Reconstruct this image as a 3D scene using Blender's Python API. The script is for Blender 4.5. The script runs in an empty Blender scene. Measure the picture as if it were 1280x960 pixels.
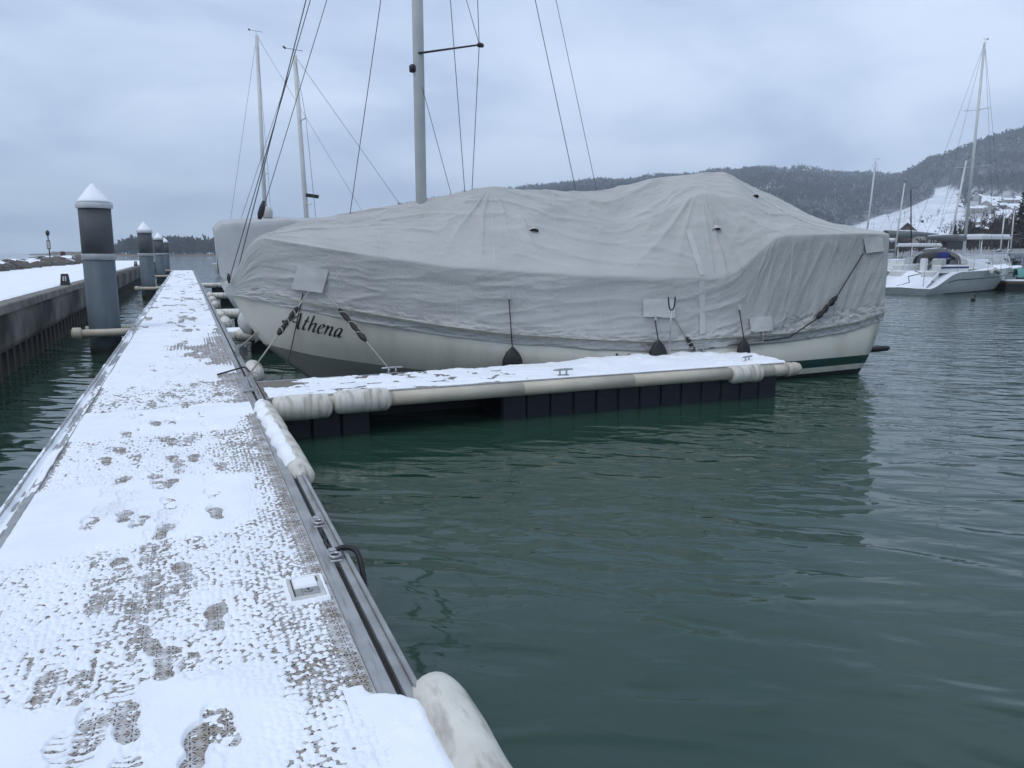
import bpy, bmesh, math, random
import numpy as np
from mathutils import Vector, Matrix
from mathutils.bvhtree import BVHTree

random.seed(7)
rng = np.random.default_rng(7)
SC = bpy.context.scene
COL = SC.collection
R = math.radians

# ------------------------------------------------------------------ camera
F, CX, CY, HOR, VPX = 961.0, 640.0, 480.0, 316.0, 231.0     # in pixels of the 1280x960 photograph
PITCH = math.atan((CY - HOR) / F)
YAW = math.atan((CX - VPX) / math.hypot(F, CY - HOR))
HC = 2.15
cam = bpy.data.cameras.new('camera')
cam.sensor_width = 36.0
cam.lens = F / 1280 * 36
cam.clip_start = 0.05
cam.clip_end = 30000
camo = bpy.data.objects.new('camera', cam)
COL.objects.link(camo)
camo.location = (0, 0, HC)
camo.rotation_euler = (math.pi / 2 - PITCH, 0, -YAW)
SC.camera = camo

# ------------------------------------------------------------------ overcast sky
SUN_EL, SUN_AZ = R(58), R(-120)
world = bpy.data.worlds.new('World')
SC.world = world
world.use_nodes = True
wn, wl = world.node_tree.nodes, world.node_tree.links
wn.clear()
wo = wn.new('ShaderNodeOutputWorld')
bg = wn.new('ShaderNodeBackground')
bg.inputs['Strength'].default_value = 0.1
sky = wn.new('ShaderNodeTexSky')
sky.sky_type = 'NISHITA'
sky.sun_disc = False
sky.sun_elevation = SUN_EL
sky.sun_rotation = SUN_AZ
tc = wn.new('ShaderNodeTexCoord')
sep = wn.new('ShaderNodeSeparateXYZ')
wl.new(tc.outputs['Generated'], sep.inputs[0])
def wmath(op, a, b=None):
    n = wn.new('ShaderNodeMath'); n.operation = op
    for i, v in enumerate((a, b)):
        if v is None: continue
        if isinstance(v, (int, float)): n.inputs[i].default_value = v
        else: wl.new(v, n.inputs[i])
    return n.outputs[0]
zz = wmath('ADD', wmath('MAXIMUM', sep.outputs['Z'], 0.0), 0.22)
comb = wn.new('ShaderNodeCombineXYZ')
wl.new(wmath('DIVIDE', sep.outputs['X'], zz), comb.inputs[0])
wl.new(wmath('DIVIDE', sep.outputs['Y'], zz), comb.inputs[1])
nz = wn.new('ShaderNodeTexNoise')
nz.inputs['Scale'].default_value = 1.15
nz.inputs['Detail'].default_value = 5.0
nz.inputs['Roughness'].default_value = 0.5
nz.inputs['Distortion'].default_value = 0.3
wl.new(comb.outputs[0], nz.inputs['Vector'])
cr = wn.new('ShaderNodeValToRGB')
cr.color_ramp.elements[0].position = 0.38
cr.color_ramp.elements[0].color = (0.372, 0.470, 0.647, 1)
cr.color_ramp.elements[1].position = 0.60
cr.color_ramp.elements[1].color = (0.605, 0.698, 0.86, 1)
wl.new(nz.outputs['Fac'], cr.inputs[0])
# an overcast dome is a little brighter overhead than at the horizon
zr = wn.new('ShaderNodeMapRange')
zr.inputs['From Min'].default_value = 0.0
zr.inputs['From Max'].default_value = 0.9
zr.inputs['To Min'].default_value = 10.3
zr.inputs['To Max'].default_value = 10.3
wl.new(sep.outputs['Z'], zr.inputs['Value'])
sc_ = wn.new('ShaderNodeVectorMath'); sc_.operation = 'SCALE'
wl.new(cr.outputs[0], sc_.inputs[0]); wl.new(zr.outputs[0], sc_.inputs['Scale'])
mx = wn.new('ShaderNodeMixRGB')
mx.inputs['Fac'].default_value = 0.93
wl.new(sky.outputs[0], mx.inputs[1]); wl.new(sc_.outputs[0], mx.inputs[2])
wl.new(mx.outputs[0], bg.inputs['Color'])
wl.new(bg.outputs[0], wo.inputs['Surface'])

sun = bpy.data.lights.new('sun', 'SUN')
sun.energy = 0.75
sun.angle = R(30)
sun.color = (1.0, 0.97, 0.93)
suno = bpy.data.objects.new('sun', sun)
COL.objects.link(suno)
suno.rotation_euler = (math.pi / 2 - SUN_EL, 0, math.pi - SUN_AZ)
suno.location = (0, 0, 60)

SC.view_settings.view_transform = 'Standard'
SC.view_settings.look = 'None'
SC.view_settings.exposure = 0.46
SC.view_settings.gamma = 1.0
SC.cycles.max_bounces = 8
SC.cycles.volume_bounces = 1
SC.cycles.use_denoising = True

# ------------------------------------------------------------------ pixel rays -> places
_fw = np.array([math.sin(YAW) * math.cos(PITCH), math.cos(YAW) * math.cos(PITCH), -math.sin(PITCH)])
_rt = np.array([math.cos(YAW), -math.sin(YAW), 0.0])
_up = np.cross(_rt, _fw)
_hf = np.array([math.sin(YAW), math.cos(YAW), 0.0])
EYE = np.array([0, 0, HC])
def ray(x, y): return _fw + _rt * (x - CX) / F + _up * (CY - y) / F
def uz(x, y, z):
    d = ray(x, y); return EYE + d * (z - HC) / d[2]
def uxp(x, y, X):
    d = ray(x, y); return EYE + d * X / d[0]
def at(x, y, depth):                       # depth: metres along the level heading
    d = ray(x, y); return EYE + d * depth / (d @ _hf)
def proj(p):
    q = np.asarray(p, float) - EYE; w = q @ _fw
    return CX + F * (q @ _rt) / w, CY - F * (q @ _up) / w

# ------------------------------------------------------------------ noise
_T = rng.random((256, 256))
def vn(x, y, s=0):
    x = np.asarray(x, float) + s * 17.31; y = np.asarray(y, float) + s * 9.77
    xi = np.floor(x).astype(int); yi = np.floor(y).astype(int)
    fx = x - xi; fy = y - yi
    fx = fx * fx * fx * (fx * (fx * 6 - 15) + 10); fy = fy * fy * fy * (fy * (fy * 6 - 15) + 10)
    a = _T[xi & 255, yi & 255]; b = _T[(xi + 1) & 255, yi & 255]
    c = _T[xi & 255, (yi + 1) & 255]; d = _T[(xi + 1) & 255, (yi + 1) & 255]
    return (a * (1 - fx) + b * fx) * (1 - fy) + (c * (1 - fx) + d * fx) * fy
def fbm(x, y, s=0, o=4):
    v = 0; a = 0.5; f = 1.0
    for i in range(o):
        v = v + a * vn(x * f, y * f, s + i * 3); a *= 0.5; f *= 2.03
    return v / (1 - 0.5 ** o)
def sst(a, b, x):
    t = np.clip((np.asarray(x, float) - a) / (b - a), 0, 1); return t * t * (3 - 2 * t)

# ------------------------------------------------------------------ materials
def mat(name, c1, c2=None, rough=0.6, scale=4.0, detail=5.0, bump=0.0, bdist=0.01, bscale=None, metal=0.0,
        stretch=(1, 1, 1), lo=0.35, hi=0.65, spec=0.5, dirt=None, dirt_scale=(1, 1, 1), dirt_lo=0.55, dirt_hi=0.75, coord='Object', cat=None):
    m = bpy.data.materials.new(name); m.use_nodes = True
    n, l = m.node_tree.nodes, m.node_tree.links
    b = n['Principled BSDF']
    b.inputs['Roughness'].default_value = rough
    b.inputs['Metallic'].default_value = metal
    b.inputs['Specular IOR Level'].default_value = spec
    t = n.new('ShaderNodeTexCoord'); mp = n.new('ShaderNodeMapping'); mp.inputs['Scale'].default_value = stretch
    l.new(t.outputs[coord], mp.inputs[0])
    nn = n.new('ShaderNodeTexNoise'); nn.inputs['Scale'].default_value = scale; nn.inputs['Detail'].default_value = detail
    l.new(mp.outputs[0], nn.inputs['Vector'])
    r = n.new('ShaderNodeValToRGB')
    c2 = c2 or tuple(v * 0.8 for v in c1)
    r.color_ramp.elements[0].position = lo; r.color_ramp.elements[0].color = (*c1, 1)
    r.color_ramp.elements[1].position = hi; r.color_ramp.elements[1].color = (*c2, 1)
    l.new(nn.outputs['Fac'], r.inputs[0])
    out = r.outputs[0]
    if dirt:
        m2 = n.new('ShaderNodeMapping'); m2.inputs['Scale'].default_value = dirt_scale
        l.new(t.outputs[coord], m2.inputs[0])
        n2 = n.new('ShaderNodeTexNoise'); n2.inputs['Scale'].default_value = 1.0; n2.inputs['Detail'].default_value = 6
        l.new(m2.outputs[0], n2.inputs['Vector'])
        rr = n.new('ShaderNodeMapRange'); rr.inputs['From Min'].default_value = dirt_lo; rr.inputs['From Max'].default_value = dirt_hi
        l.new(n2.outputs['Fac'], rr.inputs[0])
        x = n.new('ShaderNodeMixRGB'); l.new(rr.outputs[0], x.inputs[0]); l.new(out, x.inputs[1]); x.inputs[2].default_value = (*dirt, 1)
        out = x.outputs[0]
    l.new(out, b.inputs['Base Color'])
    if bump > 0:
        nb = n.new('ShaderNodeTexNoise'); nb.inputs['Scale'].default_value = bscale or scale * 4; nb.inputs['Detail'].default_value = 4
        l.new(mp.outputs[0], nb.inputs['Vector'])
        bp = n.new('ShaderNodeBump'); bp.inputs['Strength'].default_value = bump; bp.inputs['Distance'].default_value = bdist
        l.new(nb.outputs['Fac'], bp.inputs['Height']); l.new(bp.outputs[0], b.inputs['Normal'])
    return m

M = {}
M['snow'] = mat('snow', (0.86, 0.88, 0.91), (0.80, 0.83, 0.87), 0.75, 3, 6, 0.5, 0.006, 90, spec=0.3)
M['snow_far'] = mat('snow_far', (0.82, 0.84, 0.88), (0.68, 0.71, 0.76), 0.8, 0.6, 6, 0.3, 0.03, 8, spec=0.2)
M['alu'] = mat('aluminium', (0.40, 0.40, 0.40), (0.30, 0.30, 0.295), 0.45, 6, 6, 0.1, 0.001, 120, metal=0.55, dirt=(0.17, 0.155, 0.135), dirt_scale=(40, 3, 10))
M['steel'] = mat('steel', (0.45, 0.45, 0.46), (0.33, 0.33, 0.33), 0.35, 8, metal=0.8)
M['slot'] = mat('slot_black', (0.012, 0.012, 0.013), (0.02, 0.02, 0.02), 0.7)
M['rubber'] = mat('black_rubber', (0.007, 0.007, 0.008), (0.011, 0.011, 0.012), 0.6, 20)
M['cord'] = mat('dark_cord', (0.02, 0.02, 0.021), (0.035, 0.034, 0.033), 0.8, 80)
M['wire'] = mat('wire', (0.10, 0.105, 0.11), (0.14, 0.14, 0.15), 0.5, 5, metal=0.4)
M['rope'] = mat('rope', (0.42, 0.41, 0.37), (0.27, 0.26, 0.23), 0.9, 60, bump=0.6, bdist=0.004, bscale=150)
M['fender'] = mat('cream_foam', (0.64, 0.62, 0.55), (0.55, 0.53, 0.46), 0.55, 5, 6, 0.3, 0.004, 40, dirt=(0.20, 0.18, 0.15), dirt_scale=(16, 5, 2.2), dirt_lo=0.50, dirt_hi=0.80)
M['tube'] = mat('cream_tube', (0.52, 0.475, 0.385), (0.44, 0.40, 0.32), 0.45, 3, 5, dirt=(0.25, 0.22, 0.17), dirt_scale=(1.5, 6, 12), dirt_lo=0.58, dirt_hi=0.85)
M['navy'] = mat('navy_float', (0.006, 0.008, 0.019), (0.004, 0.005, 0.011), 0.5, 5, dirt=(0.02, 0.022, 0.018), dirt_scale=(3, 3, 9))
M['blackfloat'] = mat('black_float', (0.012, 0.013, 0.015), (0.02, 0.02, 0.02), 0.6)
M['deck'] = mat('deck_solid', (0.20, 0.18, 0.155), (0.15, 0.135, 0.115), 0.85, 9, 8, 0.6, 0.003, 160)
M['concrete'] = mat('concrete', (0.20, 0.188, 0.165), (0.10, 0.094, 0.083), 0.9, 1.4, 8, 0.6, 0.02, 9, dirt=(0.024, 0.023, 0.021), dirt_scale=(1.1, .55, .8), dirt_lo=0.40, dirt_hi=0.68)
M['coping'] = mat('coping', (0.22, 0.208, 0.188), (0.13, 0.122, 0.11), 0.9, 3, 8, 0.6, 0.01, 25, dirt=(0.05, 0.047, 0.042), dirt_scale=(3, 1, 3))
M['sheet'] = mat('sheet_pile', (0.085, 0.072, 0.058), (0.045, 0.04, 0.034), 0.85, 2.5, 8, 0.4, 0.01, 20, dirt=(0.014, 0.015, 0.013), dirt_scale=(4, 4, 1.0), dirt_lo=0.45, dirt_hi=0.65)
M['pile'] = mat('pile_paint', (0.080, 0.108, 0.130), (0.062, 0.085, 0.105), 0.62, 1.5, 6, dirt=(0.05, 0.06, 0.065), dirt_scale=(5, 5, 0.6), dirt_lo=0.5, dirt_hi=0.8)
M['pile_dark'] = mat('pile_sleeve', (0.074, 0.080, 0.087), (0.058, 0.063, 0.070), 0.75, 3, dirt=(0.085, 0.088, 0.09), dirt_scale=(6, 6, 1.2), dirt_lo=0.55, dirt_hi=0.8)
M['pile_band'] = mat('pile_band', (0.36, 0.37, 0.38), (0.27, 0.28, 0.29), 0.4, 4, metal=0.3)
M['pile_cap'] = mat('pile_cap', (0.50, 0.52, 0.53), (0.42, 0.43, 0.44), 0.5, 5)
M['weed'] = mat('weed', (0.018, 0.022, 0.016), (0.03, 0.032, 0.024), 0.8, 12)
M['rock'] = mat('rock', (0.14, 0.12, 0.10), (0.065, 0.058, 0.052), 0.9, 2.2, 8, 0.8, 0.05, 6, dirt=(0.20, 0.19, 0.18), dirt_scale=(2, 2, 2))
M['gel'] = mat('cream_gelcoat', (0.56, 0.55, 0.475), (0.535, 0.525, 0.45), 0.22, 0.8, 3, dirt=(0.40, 0.385, 0.32), dirt_scale=(3.0, 3.0, 0.5), dirt_lo=0.50, dirt_hi=0.85)
M['white'] = mat('white_gelcoat', (0.68, 0.69, 0.68), (0.62, 0.63, 0.62), 0.25, 1.2, 3)
M['green'] = mat('green_stripe', (0.010, 0.045, 0.035), (0.012, 0.05, 0.04), 0.3)
M['antifoul'] = mat('antifouling', (0.012, 0.013, 0.014), (0.02, 0.02, 0.02), 0.7)
M['bow_grey'] = mat('grey_lower_bow', (0.185, 0.19, 0.175), (0.165, 0.17, 0.158), 0.4, 1, 4)
M['spar'] = mat('spar_alu', (0.62, 0.63, 0.61), (0.55, 0.56, 0.55), 0.45, 3, metal=0.1)
M['sparw'] = mat('spar_white', (0.60, 0.61, 0.60), (0.53, 0.54, 0.53), 0.4, 3)
M['dark'] = mat('dark_fitting', (0.015, 0.015, 0.017), (0.025, 0.025, 0.025), 0.5)
M['letter'] = mat('letter_black', (0.018, 0.018, 0.022), (0.024, 0.024, 0.03), 0.4)
M['plastic'] = mat('pale_plastic', (0.55, 0.55, 0.53), (0.45, 0.45, 0.43), 0.5, 9)
M['glass'] = mat('dark_glass', (0.02, 0.025, 0.03), (0.03, 0.035, 0.04), 0.08)
M['blue'] = mat('blue_canvas', (0.012, 0.02, 0.14), (0.008, 0.012, 0.10), 0.8, 6)
M['greycanvas'] = mat('grey_canvas', (0.17, 0.175, 0.18), (0.13, 0.135, 0.14), 0.85, 5)
M['browncanvas'] = mat('taupe_canvas', (0.12, 0.115, 0.11), (0.09, 0.085, 0.08), 0.85, 5)
M['teal'] = mat('teal_tarp', (0.10, 0.30, 0.28), (0.07, 0.23, 0.22), 0.6, 6)
M['greentarp'] = mat('grey_green_tarp', (0.17, 0.195, 0.19), (0.13, 0.15, 0.15), 0.8, 3)
M['bark'] = mat('bark', (0.055, 0.045, 0.038), (0.035, 0.03, 0.026), 0.9, 3)
M['twig'] = mat('twigs', (0.060, 0.046, 0.040), (0.040, 0.033, 0.030), 0.9, 0.3)
M['wood_far'] = mat('far_wood', (0.070, 0.064, 0.062), (0.048, 0.046, 0.047), 0.95, 0.02, 4)
M['wood_frost'] = mat('far_wood_frosted', (0.19, 0.19, 0.20), (0.12, 0.12, 0.125), 0.95, 0.02, 4)
M['needle'] = mat('needles', (0.018, 0.03, 0.022), (0.012, 0.02, 0.016), 0.8, 1)
M['reed'] = mat('reed', (0.16, 0.115, 0.065), (0.11, 0.08, 0.05), 0.95, 0.05)
M['wallp'] = mat('house_plaster', (0.42, 0.40, 0.36), (0.34, 0.32, 0.29), 0.9, 0.5)
M['wallb'] = mat('house_wood', (0.14, 0.10, 0.075), (0.10, 0.075, 0.06), 0.9, 0.5)
M['timber'] = mat('timber', (0.13, 0.10, 0.075), (0.08, 0.065, 0.05), 0.9, 3, stretch=(1, 1, 8))
M['duck'] = mat('duck_dark', (0.02, 0.018, 0.016), (0.03, 0.028, 0.025), 0.8)

def make_canvas():
    m = bpy.data.materials.new('grey_cover_canvas'); m.use_nodes = True
    n, l = m.node_tree.nodes, m.node_tree.links
    b = n['Principled BSDF']; b.inputs['Roughness'].default_value = 0.72; b.inputs['Specular IOR Level'].default_value = 0.35
    t = n.new('ShaderNodeTexCoord')
    a = n.new('ShaderNodeTexNoise'); a.inputs['Scale'].default_value = 1.1; a.inputs['Detail'].default_value = 7; a.inputs['Distortion'].default_value = 0.6
    l.new(t.outputs['Object'], a.inputs['Vector'])
    r = n.new('ShaderNodeValToRGB')
    r.color_ramp.elements[0].position = 0.3; r.color_ramp.elements[0].color = (0.405, 0.405, 0.390, 1)
    r.color_ramp.elements[1].position = 0.7; r.color_ramp.elements[1].color = (0.468, 0.467, 0.450, 1)
    l.new(a.outputs['Fac'], r.inputs[0])
    # faint pale chafe marks
    mp = n.new('ShaderNodeMapping'); mp.inputs['Scale'].default_value = (2.0, 2.0, 5.0); mp.inputs['Rotation'].default_value = (0.3, 0.5, 0.2)
    l.new(t.outputs['Object'], mp.inputs[0])
    c = n.new('ShaderNodeTexNoise'); c.inputs['Scale'].default_value = 3.0; c.inputs['Detail'].default_value = 8; c.inputs['Roughness'].default_value = 0.7
    l.new(mp.outputs[0], c.inputs['Vector'])
    rr = n.new('ShaderNodeMapRange'); rr.inputs['From Min'].default_value = 0.60; rr.inputs['From Max'].default_value = 0.80; rr.inputs['To Max'].default_value = 0.45
    l.new(c.outputs['Fac'], rr.inputs[0])
    x = n.new('ShaderNodeMixRGB'); l.new(rr.outputs[0], x.inputs[0]); l.new(r.outputs[0], x.inputs[1]); x.inputs[2].default_value = (0.58, 0.58, 0.565, 1)
    l.new(x.outputs[0], b.inputs['Base Color'])
    nb = n.new('ShaderNodeTexNoise'); nb.inputs['Scale'].default_value = 14; nb.inputs['Detail'].default_value = 4
    l.new(t.outputs['Object'], nb.inputs['Vector'])
    nb.inputs['Distortion'].default_value = 1.2; bp = n.new('ShaderNodeBump'); bp.inputs['Strength'].default_value = 0.5; bp.inputs['Distance'].default_value = 0.018
    l.new(nb.outputs['Fac'], bp.inputs['Height']); l.new(bp.outputs[0], b.inputs['Normal'])
    return m
M['canvas'] = make_canvas()
M['canvas_light'] = mat('pale_cover', (0.43, 0.437, 0.44), (0.385, 0.392, 0.395), 0.75, 2, 6, 0.4, 0.01, 9)
M['canvas_patch'] = mat('cover_patch', (0.51, 0.51, 0.494), (0.455, 0.454, 0.44), 0.75, 5, 6, 0.4, 0.004, 20)

def make_grate():
    """moulded plastic deck grid: flower shaped slots 6 cm apart"""
    m = bpy.data.materials.new('deck_grating'); m.use_nodes = True
    n, l = m.node_tree.nodes, m.node_tree.links
    b = n['Principled BSDF']; b.inputs['Roughness'].default_value = 0.8
    t = n.new('ShaderNodeTexCoord'); s = n.new('ShaderNodeSeparateXYZ'); l.new(t.outputs['Object'], s.inputs[0])
    def mm(op, a, bb=None, c=None):
        q = n.new('ShaderNodeMath'); q.operation = op
        for i, v in enumerate((a, bb, c)):
            if v is None: continue
            if isinstance(v, (int, float)): q.inputs[i].default_value = v
            else: l.new(v, q.inputs[i])
        return q.outputs[0]
    P = 0.062
    def cell(o): return mm('SUBTRACT', mm('MULTIPLY', mm('FRACT', mm('DIVIDE', o, P)), P), P / 2)
    px, py = cell(s.outputs['X']), cell(s.outputs['Y'])
    ang = mm('ARCTAN2', py, px); rad = mm('SQRT', mm('ADD', mm('MULTIPLY', px, px), mm('MULTIPLY', py, py)))
    spoke = mm('GREATER_THAN', mm('COSINE', mm('MULTIPLY', ang, 8.0)), 0.45)
    ring = mm('MULTIPLY', mm('GREATER_THAN', rad, 0.009), mm('LESS_THAN', rad, 0.026))
    slot = mm('MULTIPLY', spoke, ring)
    nn = n.new('ShaderNodeTexNoise'); nn.inputs['Scale'].default_value = 12; nn.inputs['Detail'].default_value = 6
    l.new(t.outputs['Object'], nn.inputs['Vector'])
    r = n.new('ShaderNodeValToRGB')
    r.color_ramp.elements[0].position = 0.3; r.color_ramp.elements[0].color = (0.33, 0.295, 0.25, 1)
    r.color_ramp.elements[1].position = 0.7; r.color_ramp.elements[1].color = (0.22, 0.195, 0.165, 1)
    l.new(nn.outputs['Fac'], r.inputs[0])
    x = n.new('ShaderNodeMixRGB'); l.new(slot, x.inputs[0]); l.new(r.outputs[0], x.inputs[1]); x.inputs[2].default_value = (0.012, 0.012, 0.012, 1)
    dn = n.new('ShaderNodeTexNoise'); dn.inputs['Scale'].default_value = 9.0; dn.inputs['Detail'].default_value = 12; dn.inputs['Roughness'].default_value = 0.78
    l.new(t.outputs['Object'], dn.inputs['Vector'])
    dr = n.new('ShaderNodeMapRange'); dr.inputs['From Min'].default_value = 0.44; dr.inputs['From Max'].default_value = 0.64; dr.inputs['To Max'].default_value = 0.85
    l.new(dn.outputs['Fac'], dr.inputs[0])
    du = n.new('ShaderNodeMixRGB'); l.new(mm('MULTIPLY', dr.outputs[0], mm('SUBTRACT', 1.0, mm('MULTIPLY', slot, 0.85))), du.inputs[0])
    l.new(x.outputs[0], du.inputs[1]); du.inputs[2].default_value = (.72, .74, .78, 1)
    l.new(du.outputs[0], b.inputs['Base Color'])
    bp = n.new('ShaderNodeBump'); bp.inputs['Strength'].default_value = 0.8; bp.inputs['Distance'].default_value = 0.006
    l.new(mm('SUBTRACT', 1.0, slot), bp.inputs['Height']); l.new(bp.outputs[0], b.inputs['Normal'])
    return m
M['grate'] = make_grate()

def make_water():
    m = bpy.data.materials.new('lake_water'); m.use_nodes = True
    n, l = m.node_tree.nodes, m.node_tree.links
    b = n['Principled BSDF']
    b.inputs['Base Color'].default_value = (0.019, 0.049, 0.034, 1)
    b.inputs['Roughness'].default_value = 0.03
    b.inputs['IOR'].default_value = 1.333
    t = n.new('ShaderNodeTexCoord')
    def noise(scale, detail, sx, sy, rot, dist=0.0, rough=0.5):
        mp = n.new('ShaderNodeMapping'); mp.vector_type = 'TEXTURE'
        mp.inputs['Rotation'].default_value = (0, 0, rot); mp.inputs['Scale'].default_value = (sx, sy, 1)
        l.new(t.outputs['Object'], mp.inputs[0])
        q = n.new('ShaderNodeTexNoise'); q.noise_dimensions = '2D'
        q.inputs['Scale'].default_value = scale; q.inputs['Detail'].default_value = detail
        q.inputs['Roughness'].default_value = rough; q.inputs['Distortion'].default_value = dist
        l.new(mp.outputs[0], q.inputs['Vector']); return q.outputs['Fac']
    def mm(op, a, bb):
        q = n.new('ShaderNodeMath'); q.operation = op
        for i, v in enumerate((a, bb)):
            if isinstance(v, (int, float)): q.inputs[i].default_value = v
            else: l.new(v, q.inputs[i])
        return q.outputs[0]
    rot = -YAW - 0.22
    swell = noise(1.0, 1.0, 1.25, 0.50, rot, 0.6)           # long soft undulation
    rip = noise(2.4, 2.0, 1.45, 0.62, rot + 0.12, 0.5)       # ripples
    fine = noise(8.0, 2.0, 1.8, 0.9, rot - 0.2)
    # ripples are stronger out in the open basin (to the right) and on the lake; calm in the lee of the dock
    s = n.new('ShaderNodeSeparateXYZ'); l.new(t.outputs['Object'], s.inputs[0])
    op = n.new('ShaderNodeMapRange'); op.inputs['From Min'].default_value = 3.0; op.inputs['From Max'].default_value = 13.0
    op.inputs['To Min'].default_value = 0.50; op.inputs['To Max'].default_value = 1.0
    l.new(mm('ADD', s.outputs['X'], mm('MULTIPLY', s.outputs['Y'], 0.30)), op.inputs[0])
    patch = noise(0.16, 2.0, 1.5, 1.0, 0.4)
    pr_ = n.new('ShaderNodeMapRange'); pr_.inputs['From Min'].default_value = 0.3; pr_.inputs['From Max'].default_value = 0.7; pr_.inputs['To Min'].default_value = 0.55; pr_.inputs['To Max'].default_value = 1.35
    l.new(patch, pr_.inputs[0])
    k = mm('MULTIPLY', op.outputs[0], pr_.outputs[0])
    h = mm('ADD', mm('MULTIPLY', swell, 0.036), mm('MULTIPLY', mm('ADD', mm('MULTIPLY', rip, 0.024), mm('MULTIPLY', fine, 0.0025)), k))
    bp = n.new('ShaderNodeBump'); bp.inputs['Strength'].default_value = 1.0; bp.inputs['Distance'].default_value = 1.0
    l.new(h, bp.inputs['Height']); l.new(bp.outputs[0], b.inputs['Normal'])
    return m
M['water'] = make_water()

# ------------------------------------------------------------------ mesh helpers
def link(o, parent=None):
    COL.objects.link(o)
    if parent is not None: o.parent = parent
    return o
def tag(o, label=None, cat=None, group=None, kind=None):
    if label: o['label'] = label
    if cat: o['category'] = cat
    if group: o['group'] = group
    if kind: o['kind'] = kind
    return o
def thing(name, label, cat, loc=(0, 0, 0), rz=0.0, group=None):
    o = bpy.data.objects.new(name, None); o.empty_display_size = 0.2
    o.location = loc; o.rotation_euler = (0, 0, rz)
    link(o); return tag(o, label, cat, group)
def npmesh(name, V, Fq, mats, smooth=True, fmat=None):
    V = np.asarray(V, np.float32); Fq = np.asarray(Fq, np.int32)
    me = bpy.data.meshes.new(name); k = Fq.shape[1]
    me.vertices.add(len(V)); me.vertices.foreach_set('co', V.ravel())
    me.loops.add(Fq.size); me.loops.foreach_set('vertex_index', Fq.ravel())
    me.polygons.add(len(Fq)); me.polygons.foreach_set('loop_start', np.arange(0, Fq.size, k, dtype=np.int32))
    me.polygons.foreach_set('loop_total', np.full(len(Fq), k, np.int32))
    if fmat is not None: me.polygons.foreach_set('material_index', np.asarray(fmat, np.int32))
    me.polygons.foreach_set('use_smooth', np.full(len(Fq), smooth, bool))
    for m in (mats if isinstance(mats, (list, tuple)) else [mats]): me.materials.append(M[m] if isinstance(m, str) else m)
    me.update(calc_edges=True); me.validate()
    return me
def gridfaces(nr, nc, wrap=False):
    i = np.arange(nr - 1)[:, None]; j = np.arange(nc if wrap else nc - 1)[None, :]
    j2 = (j + 1) % nc
    a = i * nc + j; b = i * nc + j2; c = (i + 1) * nc + j2; d = (i + 1) * nc + j
    return np.stack([a + 0 * d, b, c, d], -1).reshape(-1, 4)
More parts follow.
